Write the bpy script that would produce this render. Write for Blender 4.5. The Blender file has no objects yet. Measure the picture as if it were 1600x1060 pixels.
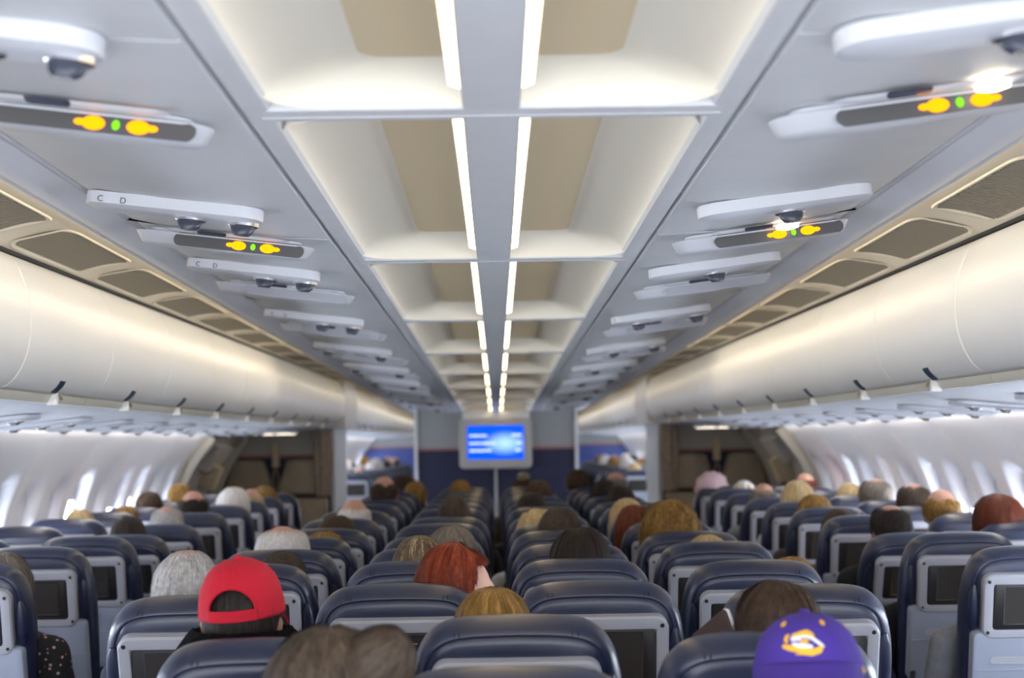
import bpy, bmesh, math, random
from mathutils import Vector, Matrix, noise

random.seed(7)
R = math.radians
PI = math.pi
ZC = 1.53            # height of the eye above the cabin floor
SC = bpy.context.scene
COL = SC.collection

# ------------------------------------------------------------------ camera
PSI, TH, RHO = .0105, .0623, .0155
fw = Vector((math.sin(PSI) * math.cos(TH), math.cos(PSI) * math.cos(TH), math.sin(TH)))
rt = Vector((math.cos(PSI), -math.sin(PSI), 0))
up = rt.cross(fw)
r2 = rt * math.cos(RHO) - up * math.sin(RHO)
u2 = up * math.cos(RHO) + rt * math.sin(RHO)
cd = bpy.data.cameras.new('camera')
cam = bpy.data.objects.new('camera', cd)
COL.objects.link(cam)
cam.matrix_world = Matrix(((r2.x, u2.x, -fw.x, 0), (r2.y, u2.y, -fw.y, 0), (r2.z, u2.z, -fw.z, ZC), (0, 0, 0, 1)))
cd.sensor_width = 36
cd.lens = 2570 / 1600 * 36
cd.clip_start = .05
cd.clip_end = 200
cd.dof.use_dof = True
cd.dof.focus_distance = 4.4
cd.dof.aperture_fstop = 3.2
SC.camera = cam

# ------------------------------------------------------------------ world, exposure
SC.view_settings.view_transform = 'Standard'
SC.view_settings.look = 'None'
SC.view_settings.exposure = 0.75
SC.view_settings.gamma = 1
SC.view_settings.use_curve_mapping = False
SC.cycles.use_denoising = True
SC.cycles.max_bounces = 10
SC.cycles.diffuse_bounces = 6
SC.cycles.sample_clamp_indirect = 8
W = bpy.data.worlds.new('daylight')
SC.world = W
W.use_nodes = True
W.node_tree.nodes['Background'].inputs[0].default_value = (.87, .92, 1.0, 1)
W.node_tree.nodes['Background'].inputs[1].default_value = 2.8
WINDOW_LIGHT = 42.0
STRIP_LIGHT = 5.0
WASH_LIGHT = 10.0
SIDE_LIGHT = 10.0

# ------------------------------------------------------------------ materials
def lin(c):
    return c / 12.92 if c <= .04045 else ((c + .055) / 1.055) ** 2.4
def srgb(r, g, b):
    return (lin(r / 255), lin(g / 255), lin(b / 255), 1)

def mat(name, rgb, rough=.5, metal=0, var=0, vscale=8, bump=0, bscale=60, spec=.5, sheen=0, coat=0):
    m = bpy.data.materials.new(name)
    m.use_nodes = True
    nt = m.node_tree
    b = nt.nodes['Principled BSDF']
    c = srgb(*rgb)
    b.inputs['Base Color'].default_value = c
    b.inputs['Roughness'].default_value = rough
    b.inputs['Metallic'].default_value = metal
    b.inputs['Specular IOR Level'].default_value = spec
    if sheen: b.inputs['Sheen Weight'].default_value = sheen
    if coat: (setattr(b.inputs['Coat Weight'], 'default_value', coat), setattr(b.inputs['Coat Roughness'], 'default_value', .32))
    tc = nt.nodes.new('ShaderNodeTexCoord')
    if var:
        n = nt.nodes.new('ShaderNodeTexNoise')
        n.inputs['Scale'].default_value = vscale
        n.inputs['Detail'].default_value = 4
        nt.links.new(tc.outputs['Object'], n.inputs['Vector'])
        r = nt.nodes.new('ShaderNodeValToRGB')
        r.color_ramp.elements[0].position = .3
        r.color_ramp.elements[1].position = .7
        r.color_ramp.elements[0].color = tuple(x * (1 - var) for x in c[:3]) + (1,)
        r.color_ramp.elements[1].color = tuple(min(1, x * (1 + var)) for x in c[:3]) + (1,)
        nt.links.new(n.outputs['Fac'], r.inputs[0])
        nt.links.new(r.outputs[0], b.inputs['Base Color'])
    if bump:
        n = nt.nodes.new('ShaderNodeTexNoise')
        n.inputs['Scale'].default_value = bscale
        n.inputs['Detail'].default_value = 5
        nt.links.new(tc.outputs['Object'], n.inputs['Vector'])
        bp = nt.nodes.new('ShaderNodeBump')
        bp.inputs['Strength'].default_value = bump
        bp.inputs['Distance'].default_value = .01
        nt.links.new(n.outputs['Fac'], bp.inputs['Height'])
        nt.links.new(bp.outputs[0], b.inputs['Normal'])
    return m

def glow(name, rgb, strength):
    m = bpy.data.materials.new(name)
    m.use_nodes = True
    nt = m.node_tree
    nt.nodes.remove(nt.nodes['Principled BSDF'])
    e = nt.nodes.new('ShaderNodeEmission')
    e.inputs[0].default_value = srgb(*rgb)
    e.inputs[1].default_value = strength
    nt.links.new(e.outputs[0], nt.nodes['Material Output'].inputs[0])
    return m

HAIRDEF = []
def hair_mat(name, dark, light, grey=None, scalp=0, spk=.10):
    if spk < .2: HAIRDEF.append((name, dark, light, grey, scalp))
    m = bpy.data.materials.new(name)
    m.use_nodes = True
    nt = m.node_tree
    b = nt.nodes['Principled BSDF']
    b.inputs['Roughness'].default_value = .55
    b.inputs['Specular IOR Level'].default_value = .25
    uv = nt.nodes.new('ShaderNodeUVMap')
    uv.uv_map = 'UVMap'
    mp = nt.nodes.new('ShaderNodeMapping')
    mp.inputs['Scale'].default_value = (42, 1.6, 1)
    nt.links.new(uv.outputs[0], mp.inputs[0])
    n = nt.nodes.new('ShaderNodeTexNoise')
    n.inputs['Scale'].default_value = 1.6
    n.inputs['Detail'].default_value = 6
    n.inputs['Roughness'].default_value = .65
    nt.links.new(mp.outputs[0], n.inputs['Vector'])
    r = nt.nodes.new('ShaderNodeValToRGB')
    r.color_ramp.elements[0].position = .32
    r.color_ramp.elements[1].position = .68
    r.color_ramp.elements[0].color = srgb(*dark)
    r.color_ramp.elements[1].color = srgb(*light)
    if grey:
        e = r.color_ramp.elements.new(.5)
        e.color = srgb(*grey)
    tc = nt.nodes.new('ShaderNodeTexCoord')
    n2 = nt.nodes.new('ShaderNodeTexNoise'); n2.inputs['Scale'].default_value = 70; n2.inputs['Detail'].default_value = 4
    nt.links.new(tc.outputs['Object'], n2.inputs['Vector'])
    mx = nt.nodes.new('ShaderNodeMix'); mx.inputs[0].default_value = spk
    nt.links.new(n.outputs['Fac'], mx.inputs[2]); nt.links.new(n2.outputs['Fac'], mx.inputs[3])
    nt.links.new(mx.outputs[0], r.inputs[0])
    nt.links.new(r.outputs[0], b.inputs['Base Color'])
    if scalp:
        sp = nt.nodes.new('ShaderNodeSeparateXYZ'); nt.links.new(uv.outputs[0], sp.inputs[0])
        ad = nt.nodes.new('ShaderNodeMath'); ad.operation = 'MULTIPLY_ADD'; ad.inputs[1].default_value = .5; nt.links.new(n.outputs['Fac'], ad.inputs[0]); nt.links.new(sp.outputs[1], ad.inputs[2])
        mr = nt.nodes.new('ShaderNodeMapRange'); mr.inputs[1].default_value = .26; mr.inputs[2].default_value = .26 + scalp; mr.inputs[3].default_value = .75; mr.inputs[4].default_value = 0
        nt.links.new(ad.outputs[0], mr.inputs[0])
        mc = nt.nodes.new('ShaderNodeMix'); mc.data_type = 'RGBA'; nt.links.new(mr.outputs[0], mc.inputs[0]); nt.links.new(r.outputs[0], mc.inputs[6]); mc.inputs[7].default_value = srgb(196, 146, 122)
        nt.links.new(mc.outputs[2], b.inputs['Base Color'])
    bp = nt.nodes.new('ShaderNodeBump')
    bp.inputs['Strength'].default_value = .6
    bp.inputs['Distance'].default_value = .004
    nt.links.new(n.outputs['Fac'], bp.inputs['Height'])
    nt.links.new(bp.outputs[0], b.inputs['Normal'])
    return m

M = dict(
    leather=mat('navy leather', (26, 34, 62), .36, var=.18, vscale=9, bump=.14, bscale=14, spec=.6, coat=.35),
    plastic_navy=mat('navy plastic', (30, 36, 62), .5),
    tray=mat('pale grey tray plastic', (150, 157, 173), .45),
    bezel=mat('light grey bezel', (168, 169, 177), .38),
    dark=mat('black glossy plastic', (44, 42, 42), .35),
    screen=mat('unlit screen glass', (62, 58, 55), .22, spec=.6),
    chrome=mat('chrome', (215, 215, 220), .18, metal=1),
    mark=mat('pale printed mark', (200, 200, 200), .6),
    metal=mat('grey seat metal', (130, 132, 138), .4, metal=.8),
    pocket=mat('navy pocket', (28, 38, 78), .6),
    ceil=mat('grey white ceiling plastic', (218, 219, 220), .5, var=.02),
    rail=mat('white rail plastic', (238, 239, 243), .42),
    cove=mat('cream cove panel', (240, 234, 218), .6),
    cove_shade=mat('shade tan cove top', (220, 203, 168), .7),  # shade in the top of the recess, put into the colour as tan
    gap=mat('dark joint', (40, 36, 38), .8),
    psu=mat('white unit plastic', (214, 216, 222), .35),
    strip=glow('warm lamp lens', (255, 226, 176), STRIP_LIGHT),
    wash=glow('warm wash lamp', (255, 238, 208), WASH_LIGHT),
    side=glow('sidewall lamp', (255, 246, 232), SIDE_LIGHT),
    wash2=glow('dim warm wash lamp', (255, 238, 208), WASH_LIGHT * .35),
    orange=glow('orange sign glow', (255, 150, 10), 1.6),
    green=glow('green sign glow', (130, 230, 40), 1.0),
    reading=glow('reading lamp glow', (255, 236, 205), 4.0),
    signdark=mat('dark sign strip', (82, 80, 80), .35),
    nozzle=mat('dark nozzle', (62, 66, 80), .25),
    ventpanel=mat('cream vent panel', (214, 205, 186), .6),
    vent=mat('grey brown vent grille', (122, 115, 101), .6),
    ventback=mat('vent backing', (62, 58, 52), .8),
    shade=mat('white window shade', (226, 228, 232), .6),
    bin=mat('cream white bin plastic', (246, 243, 236), .38),
    latch=mat('dark blue latch', (46, 58, 82), .4),
    recess=mat('cream recess', (220, 214, 196), .6),
    channel=mat('white side channel', (236, 238, 242), .45),
    wall=mat('pale grey sidewall', (232, 232, 236), .55),
    wframe=mat('window frame plastic', (204, 206, 212), .5),
    pane=glow('daylight pane', (226, 238, 255), WINDOW_LIGHT),
    carpet=mat('blue grey carpet', (58, 60, 76), .95, var=.3, vscale=60),
    hull=mat('hull lining', (150, 150, 150), .9),
    bulk_grey=mat('grey bulkhead', (150, 152, 152), .6),
    bulk_navy=mat('navy bulkhead', (30, 34, 62), .65),
    stripe=mat('dusty red stripe', (150, 104, 98), .6),
    post=mat('white post', (208, 208, 210), .5),
    exit_grey=mat('taupe exit wall', (170, 165, 156), .6),
    jump=mat('taupe jump seat fabric', (146, 134, 118), .8, var=.1),
    tan=mat('tan plastic', (186, 170, 142), .6),
    curtain=mat('taupe curtain cloth', (146, 132, 120), .9, var=.15, vscale=20),
    frame_tv=mat('beige grey monitor plastic', (172, 168, 162), .5),
    red=mat('red cotton', (192, 12, 40), .85, bump=.2, bscale=90),
    purple=mat('purple cotton', (64, 40, 138), .85, bump=.15, bscale=90),
    gold=mat('gold thread', (240, 178, 44), .7),
    white=mat('white thread', (236, 230, 232), .7),
    fleece=mat('black fleece', (13, 13, 15), 1, bump=1.0, bscale=120, spec=.1),
    eye=mat('eye', (230, 226, 220), .2),
)
SKIN = dict(fair=mat('fair skin', (226, 178, 156), .5, var=.06, vscale=20), pink=mat('ruddy skin', (198, 150, 128), .5, var=.08, vscale=20),
            tan=mat('tan skin', (190, 138, 108), .5, var=.06), brown=mat('brown skin', (98, 70, 54), .5, var=.06))
HAIR = dict(
    brown=hair_mat('brown hair', (38, 28, 24), (92, 70, 54)), dark=hair_mat('dark hair', (20, 17, 17), (62, 50, 44)),
    grey=hair_mat('grey hair', (128, 122, 118), (226, 222, 218), (190, 186, 184), .22), white=hair_mat('white hair', (196, 190, 186), (244, 240, 238), (222, 216, 212), .20),
    red=hair_mat('red hair', (82, 26, 14), (186, 92, 54), (132, 54, 30)), blonde=hair_mat('dark blonde hair', (82, 58, 26), (196, 152, 86), (140, 104, 52)),
    pale=hair_mat('pale blonde hair', (150, 120, 76), (232, 208, 160)), light=hair_mat('streaked hair', (58, 46, 36), (206, 184, 148), (104, 86, 66)),
    mousy=hair_mat('mousy brown hair', (36, 29, 25), (102, 86, 72)),
    auburn=hair_mat('auburn hair', (60, 24, 18), (140, 72, 48)), mixed=hair_mat('grey brown hair', (62, 54, 48), (164, 152, 138)), buzz=hair_mat('cropped hair', (50, 40, 36), (96, 80, 68)))
HAIRS = {}
for _k, _d in zip(list(HAIR), list(HAIRDEF)): HAIRS[_k] = hair_mat('short ' + _d[0], *_d[1:], spk=.40)
CLOTH = [mat('cloth %d' % i, c, .9, var=.12, vscale=30, bump=.2, bscale=80) for i, c in enumerate(
    [(40, 44, 58), (120, 122, 128), (24, 24, 26), (150, 60, 70), (186, 188, 194), (62, 84, 120), (110, 98, 84), (70, 60, 66)])]
CL = dict(navy=0, grey=1, black=2, rose=3, pale=4, blue=5, khaki=6, plum=7)
FLORAL = bpy.data.materials.new('black floral cloth')
FLORAL.use_nodes = True
_n = FLORAL.node_tree
_v = _n.nodes.new('ShaderNodeTexVoronoi'); _v.inputs['Scale'].default_value = 38
_t = _n.nodes.new('ShaderNodeTexCoord'); _n.links.new(_t.outputs['Object'], _v.inputs['Vector'])
_r = _n.nodes.new('ShaderNodeValToRGB')
_r.color_ramp.elements[0].position = .16; _r.color_ramp.elements[0].color = srgb(176, 140, 132)
_r.color_ramp.elements[1].position = .26; _r.color_ramp.elements[1].color = srgb(20, 18, 22)
_n.links.new(_v.outputs['Distance'], _r.inputs[0])
_n.links.new(_r.outputs[0], _n.nodes['Principled BSDF'].inputs['Base Color'])
_n.nodes['Principled BSDF'].inputs['Roughness'].default_value = .9

# ------------------------------------------------------------------ helpers
KIDS = {}
def link(o, parent=None):
    COL.objects.link(o)
    if parent is not None:
        o.parent = parent
        KIDS.setdefault(parent.name, []).append(o)
    return o

def tag(o, label=None, cat=None, group=None, kind=None):
    if label: o['label'] = label
    if cat: o['category'] = cat
    if group: o['group'] = group
    if kind: o['kind'] = kind
    return o

def empty(name, loc=(0, 0, 0), rz=0):
    o = bpy.data.objects.new(name, None)
    o.empty_display_size = .1
    link(o)
    o.location = loc
    o.rotation_euler.z = rz
    return o

def dup(o, parent=None):
    c = o.copy()
    link(c, parent)
    for ch in KIDS.get(o.name, []):
        dup(ch, c)
    return c

class MB:
    def __init__(s):
        s.v, s.f, s.m, s.uv = [], [], [], None
    def add(s, vs, fs, m=0):
        k = len(s.v)
        s.v += [tuple(p) for p in vs]
        for f in fs:
            s.f.append([i + k for i in f]); s.m.append(m)
        return s
    def loft(s, rings, m=0, closed=True, cap0=True, cap1=True, flip=False):
        n = len(rings[0]); vs = [p for r in rings for p in r]; fs = []
        for i in range(len(rings) - 1):
            for j in range(n if closed else n - 1):
                a, b = i * n + j, i * n + (j + 1) % n
                q = [a, b, b + n, a + n]
                fs.append(q[::-1] if flip else q)
        if closed and cap0: fs.append(list(range(n)) if flip else list(range(n))[::-1])
        if closed and cap1:
            e = [(len(rings) - 1) * n + j for j in range(n)]
            fs.append(e[::-1] if flip else e)
        return s.add(vs, fs, m)
    def box(s, x0, x1, y0, y1, z0, z1, m=0):
        v = [(x, y, z) for x in (x0, x1) for y in (y0, y1) for z in (z0, z1)]
        return s.add(v, [[0, 1, 3, 2], [4, 6, 7, 5], [0, 4, 5, 1], [2, 3, 7, 6], [0, 2, 6, 4], [1, 5, 7, 3]], m)
    def slab(s, cx, cz, w, h, r, rings, m=0, n=7):
        """rounded rectangle in XZ, rings of (inset, y); first ring is nearest the viewer (-Y)"""
        L = []
        for ins, y in rings:
            L.append([(cx + a, y, cz + b) for a, b in rrect(w - 2 * ins, h - 2 * ins, max(.001, r - ins), n)])
        return s.loft(L, m)
    def tube(s, pts, rad, n=10, m=0):
        pts = [Vector(p) for p in pts]; rings = []
        for i, p in enumerate(pts):
            d = (pts[min(i + 1, len(pts) - 1)] - pts[max(i - 1, 0)]).normalized()
            a = d.cross(Vector((0, 0, 1)) if abs(d.z) < .9 else Vector((0, 1, 0))).normalized()
            b = a.cross(d)
            r = rad[i] if isinstance(rad, (list, tuple)) else rad
            rings.append([p + a * math.cos(t) * r - b * math.sin(t) * r for t in [2 * PI * k / n for k in range(n)]])
        return s.loft(rings, m, flip=True)
    def ball(s, c, r, m=0, n=16, k=10, pw=1):
        c = Vector(c); rings = []
        for i in range(k + 1):
            t = PI * min(max(i / k, .02), .98)
            q = math.sin(t) ** pw; rings.append([(c.x + r[0] * q * math.cos(2 * PI * j / n), c.y + r[1] * q * math.sin(2 * PI * j / n), c.z + r[2] * math.cos(t)) for j in range(n)])
        return s.loft(rings, m, flip=True)
    def build(s, name, mats, parent=None, loc=None, ang=38, kind=None, fix=True):
        me = bpy.data.meshes.new(name)
        me.from_pydata(s.v, [], s.f)
        for q in (mats if isinstance(mats, (list, tuple)) else [mats]): me.materials.append(q)
        for p, i in zip(me.polygons, s.m): p.material_index = i
        if fix:
            bm = bmesh.new(); bm.from_mesh(me)
            bmesh.ops.recalc_face_normals(bm, faces=bm.faces)
            bm.to_mesh(me); bm.free()
        me.shade_smooth()
        me.set_sharp_from_angle(angle=R(ang))
        o = bpy.data.objects.new(name, me)
        link(o, parent)
        if loc is not None: o.location = loc
        if kind: o['kind'] = kind
        return o

def rrect(w, h, r, n=7):
    out = []
    r = min(r, w / 2 - 1e-4, h / 2 - 1e-4)
    for cx, cz, a0 in ((w / 2 - r, h / 2 - r, 0), (-w / 2 + r, h / 2 - r, 90), (-w / 2 + r, -h / 2 + r, 180), (w / 2 - r, -h / 2 + r, 270)):
        for k in range(n):
            a = R(a0 + 90 * k / (n - 1))
            out.append((cx + r * math.cos(a), cz + r * math.sin(a)))
    return out

def catmull(P, n):
    out = []
    for i in range(len(P) - 1):
        p0, p1, p2, p3 = P[max(i - 1, 0)], P[i], P[i + 1], P[min(i + 2, len(P) - 1)]
        for k in range(n):
            t = k / n
            out.append(tuple(.5 * (2 * b + (c - a) * t + (2 * a - 5 * b + 4 * c - d) * t * t + (-a + 3 * b - 3 * c + d) * t ** 3) for a, b, c, d in zip(p0, p1, p2, p3)))
    out.append(tuple(P[-1]))
    return out

def inset_poly(P, d):
    n = len(P); out = []
    area = sum(P[i][0] * P[(i + 1) % n][1] - P[(i + 1) % n][0] * P[i][1] for i in range(n))
    sg = 1 if area > 0 else -1
    for i in range(n):
        a, b = Vector(P[i - 1]), Vector(P[(i + 1) % n])
        t = (b - a).normalized()
        out.append((P[i][0] - t.y * d * sg, P[i][1] + t.x * d * sg))
    return out

SL = .0135
def ZH(h, y): return ZC + h - SL * y

def sweep(name, prof, y0, y1, m, slope=True, thick=.012, sx=1, ny=2, kind='structure', parent=None):
    """profile [(x,h)] swept along the cabin as a closed shell with thickness upwards/outwards"""
    b = MB(); rings = []
    pr = [(x * sx, h) for x, h in prof]
    back = []
    for i, (x, h) in enumerate(pr):
        a, c = Vector(pr[max(i - 1, 0)]), Vector(pr[min(i + 1, len(pr) - 1)])
        t = (c - a).normalized()
        nrm = Vector((-t.y, t.x))
        if nrm.dot(Vector((x, h + .5))) < 0: nrm = -nrm
        back.append((x + nrm.x * thick, h + nrm.y * thick))
    loop = pr + back[::-1]
    for k in range(ny):
        y = y0 + (y1 - y0) * k / (ny - 1)
        rings.append([(x, y, ZH(h, y) if slope else ZC + h) for x, h in loop])
    b.loft(rings)
    return b.build(name, m, parent, kind=kind)

ORD = ['first', 'second', 'third', 'fourth', 'fifth', 'sixth', 'seventh', 'eighth', 'ninth', 'tenth', 'eleventh', 'twelfth', 'thirteenth', 'fourteenth', 'fifteenth', 'sixteenth', 'seventeenth', 'eighteenth', 'nineteenth', 'twentieth', 'twenty-first', 'twenty-second', 'twenty-third', 'twenty-fourth']
SIDE = {-1: 'red-cap side', 1: 'purple-cap side'}
SIDENAME = {-1: 'left', 1: 'right'}

# ================================================================== STRUCTURE
Y0, Y1 = .6, 32.0
b = MB(); b.box(-2.8, 2.8, -.5, 33, -.06, 0); b.build('floor', M['carpet'], kind='structure')
hull = [(-2.8, -1.6), (-2.8, .3), (-1.7, 1.15), (1.7, 1.15), (2.8, .3), (2.8, -1.6)]
b = MB()
b.loft([[(x, y, ZC + h) for x, h in hull] for y in (Y0, 33)], closed=False)
b.add([(x, 33, ZC + h) for x, h in hull], [[0, 1, 2, 3, 4, 5]])
b.build('wall_outer', M['hull'], kind='structure', fix=False)

# ---- centre ceiling: spine, coves, cross beams, rails
BEAMS = [.78 + 2.125 * i for i in range(10)]
YB = 19.8
b = MB()
for y0, y1 in [(Y0, YB)]:
    b.loft([[(x, y, ZH(h, y)) for x, h in ((-.05, .625), (-.044, .623), (.044, .623), (.05, .625), (.053, .66), (.053, .72), (-.053, .72), (-.053, .66))] for y in (y0, y1)])
b.build('ceiling', M['ceil'], kind='structure').name = 'ceiling_spine'
for sx in (-1, 1):
    sweep('ceiling_rail_' + SIDENAME[sx], [(.385, .636), (.392, .625), (.40, .623), (.43, .623), (.437, .626), (.44, .64)], Y0, YB, M['ceil'], sx=sx, thick=.01)
    b = MB(); b.loft([[(x * sx, y, ZH(h, y)) for x, h in ((.436, .648), (.452, .648), (.452, .66), (.436, .66))] for y in (Y0, Y1)])
    b.build('ceiling_joint_' + SIDENAME[sx], M['gap'], kind='structure')
def cove_h(x, e):
    ax = max(0, (x - .20) / .188); ay = max(0, (.17 - e) / .17)
    return .165 * math.sqrt(max(0, 1 - ax ** 2 - ay ** 2))
n_cove = 0
for i, yb in enumerate(BEAMS):
    ya, yz = yb + .05, min(yb + 2.125 - .05, YB)
    if yz - ya < .5: continue
    for sx in (-1, 1):
        L = yz - ya
        b = MB(); rings = []
        for k in range(19):
            th = PI / 2 * k / 18
            ix, iy, hh = .165 * (1 - math.cos(th)), .07 * (1 - math.cos(th)), .072 * math.sin(th)
            xa, xb2, e0, e1 = .0505, .390 - ix, iy, L - iy
            rr_ = .10 - .05 * k / 18; row = []
            for cx, cy, a0 in ((xb2 - rr_, e1 - rr_, 0), (xb2 - rr_, e0 + rr_, -90)):
                arc = [(cx + rr_ * math.cos(R(a0 + 90 * q / 10)), cy + rr_ * math.sin(R(a0 + 90 * q / 10))) for q in range(11)]
                row += arc[::-1]
            row += [(xa, e0), (xa, (e0 + e1) / 2), (xa, e1)]
            rings.append([(x * sx, ya + e, ZH(.627 + hh, ya + e)) for x, e in row])
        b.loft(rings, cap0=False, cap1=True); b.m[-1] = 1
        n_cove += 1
        b.build('ceiling_cove_%d' % n_cove, [M['cove'], M['cove_shade']], kind='structure', ang=60)
        # lamp strip tucked beside the spine
        t = empty('ceiling_light', (0, ya + L / 2, ZH(.74, ya + L / 2)))
        tag(t, 'warm strip light in the %s ceiling recess, %s of the spine' % (ORD[i], SIDE[sx]), 'ceiling light', 'cove strip lights')
        def zz(h, y): return ZH(h, y) - t.location.z
        yy = (-L / 2 + .07, L / 2 - .07)
        c = MB(); c.loft([[(x * sx, y, zz(h, y + t.location.y)) for x, h in ((.0535, .642), (.073, .649), (.073, .652), (.0535, .646))] for y in yy])
        c.build('lamp_lens', M['strip'], t)
        c = MB(); c.loft([[(x * sx, y, zz(h, y + t.location.y)) for x, h in ((.0535, .6465), (.075, .6525), (.075, .658), (.0535, .67))] for y in (yy[0] - .02, yy[1] + .02)])
        c.build('housing', M['ceil'], t)
    # cross beam
    b = MB()
    pr = [(-.05, .632), (-.046, .624), (-.006, .621), (-.003, .628), (.003, .628), (.006, .621), (.046, .624), (.05, .632), (.05, .68), (-.05, .68)]
    xs = [-.41 + .82 * k / 8 for k in range(9)]
    b.loft([[(x, yb + dy, ZH(h, yb)) for dy, h in pr] for x in xs])
    b.build('ceiling_beam_%d' % (i + 1), M['ceil'], kind='structure')

# ---- overhead panels with service units
PANEL = [(.450, .640), (.452, .626), (.458, .623), (.60, .631), (.78, .650), (.92, .672), (.99, .687), (.995, .69), (.998, .70)]
for sx in (-1, 1):
    for i in range(15):
        y0 = Y0 + i * 2.125 - .35
        sweep('ceiling_panel_%s_%d' % (SIDENAME[sx], i + 1), PANEL, y0 + .004, y0 + 2.121, M['ceil'], sx=sx, thick=.01)
    b = MB(); b.loft([[(x * sx, y, ZH(h, y)) for x, h in ((.99, .705), (1.025, .705), (1.025, .72), (.99, .72))] for y in (Y0, Y1)])
    b.build('ceiling_outer_joint_' + SIDENAME[sx], M['gap'], kind='structure')
    sweep('trim_rail_' + SIDENAME[sx], [(1.012, .70), (1.012, .690), (1.02, .686), (1.06, .684), (1.075, .676), (1.09, .672), (1.12, .675), (1.135, .684), (1.138, .70)], Y0, Y1, M['rail'], sx=sx, thick=.01)
    # wash lamp hidden behind the rail, lights the bin faces
    for ya, yz, wm, wh in ((Y0 + .5, 10.5, 'wash', 'rear half'), (10.5, 31, 'wash2', 'front half')):
        ym = (ya + yz) / 2
        t = empty('wash_lamp', (sx * 1.146, ym, ZH(.70, ym)))
        tag(t, 'warm tube lamp behind the white ceiling rail, %s, %s' % (wh, SIDE[sx]), 'lamp', 'wash lamps')
        b = MB(); b.loft([[(dx * sx, y - ym, dh - SL * (y - ym)) for dx, dh in ((0, -.012), (.012, -.004), (.012, .008), (0, .012))] for y in (ya, yz)])
        b.build('tube', M[wm], t)
        b = MB(); b.loft([[(dx * sx, y - ym, dh - SL * (y - ym)) for dx, dh in ((-.004, -.014), (-.0005, -.014), (-.0005, .014), (-.004, .014))] for y in (ya, yz)])
        b.build('backplate', M['rail'], t)

# ---- air vent strip between rail and bins
def vent_pt(t, y):
    """t 0..1 from rail to bin top"""
    a = (1.14, ZH(.70, y)); c = (1.452, ZC + .59)
    return (a[0] + (c[0] - a[0]) * t, a[1] + (c[1] - a[1]) * t + .022 * math.sin(PI * t))
for sx in (-1, 1):
    b = MB()
    vs, fs = [], []
    ys = [Y0 + k * .5 for k in range(63)]
    for y in ys:
        for k in range(9):
            x, z = vent_pt(k / 8, y); vs.append((x * sx, y, z))
    for i in range(len(ys) - 1):
        for k in range(8): fs.append([i * 9 + k, i * 9 + k + 1, i * 9 + k + 10, i * 9 + k + 9])
    b.add(vs, fs); b.build('ceiling_vent_panel_' + SIDENAME[sx], M['ventpanel'], kind='structure')
    b = MB(); b.box(*sorted((sx * 1.44, sx * 1.475)), Y0, Y1, ZC + .585, ZC + .61); b.build('trim_bin_joint_' + SIDENAME[sx], M['gap'], kind='structure')
    for i in range(11):
        yc = 4.2 + i * 1.0
        t = empty('air_vent', (0, yc, ZC + .6))
        tag(t, 'grey slatted air vent above the bins on the %s, %s along from the rear' % (SIDE[sx], ORD[i]), 'vent', 'air vents on the ' + SIDE[sx])
        def VP(tt, y, o):
            x, z = vent_pt(tt, y + yc)
            x1, z1 = vent_pt(tt + .02, y + yc)
            d = Vector((x1 - x, z1 - z)).normalized(); nx, nz = (-d.y, d.x)
            if nz > 0: nx, nz = -nx, -nz
            return ((x + nx * o) * sx, y, z + nz * o - t.location.z)
        # frame lip
        b = MB(); H = .40
        def loop(g, o):
            pts = []
            for a_, b_ in rrect(2 * (H + g), .58 + 2 * g * 2.2, .10, 6):
                pts.append(VP(.60 + b_, a_, o))
            return pts
        b.loft([loop(.018, .0005), loop(.012, .005), loop(.0, .004), loop(-.006, -.003)], cap0=False, cap1=False)
        b.build('frame', M['ventpanel'], t)
        b = MB()
        N = 34
        for k in range(N):
            y0 = -H + .012 + (2 * H - .024) * k / N; y1 = y0 + .0135
            b.loft([[VP(tt, yq, oq) for yq, oq in ((y0, -.002), (y0 + .003, .004), (y1, .004), (y1, -.002))] for tt in [.33 + .54 * k / 10 for k in range(11)]])
        TT = [.325 + .55 * k / 10 for k in range(11)]
        b.loft([[VP(tt, y, .0) for tt in TT] for y in (-H + .005, H - .005)], 1, closed=False)
        b.build('grille', [M['vent'], M['ventback']], t)

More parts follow.
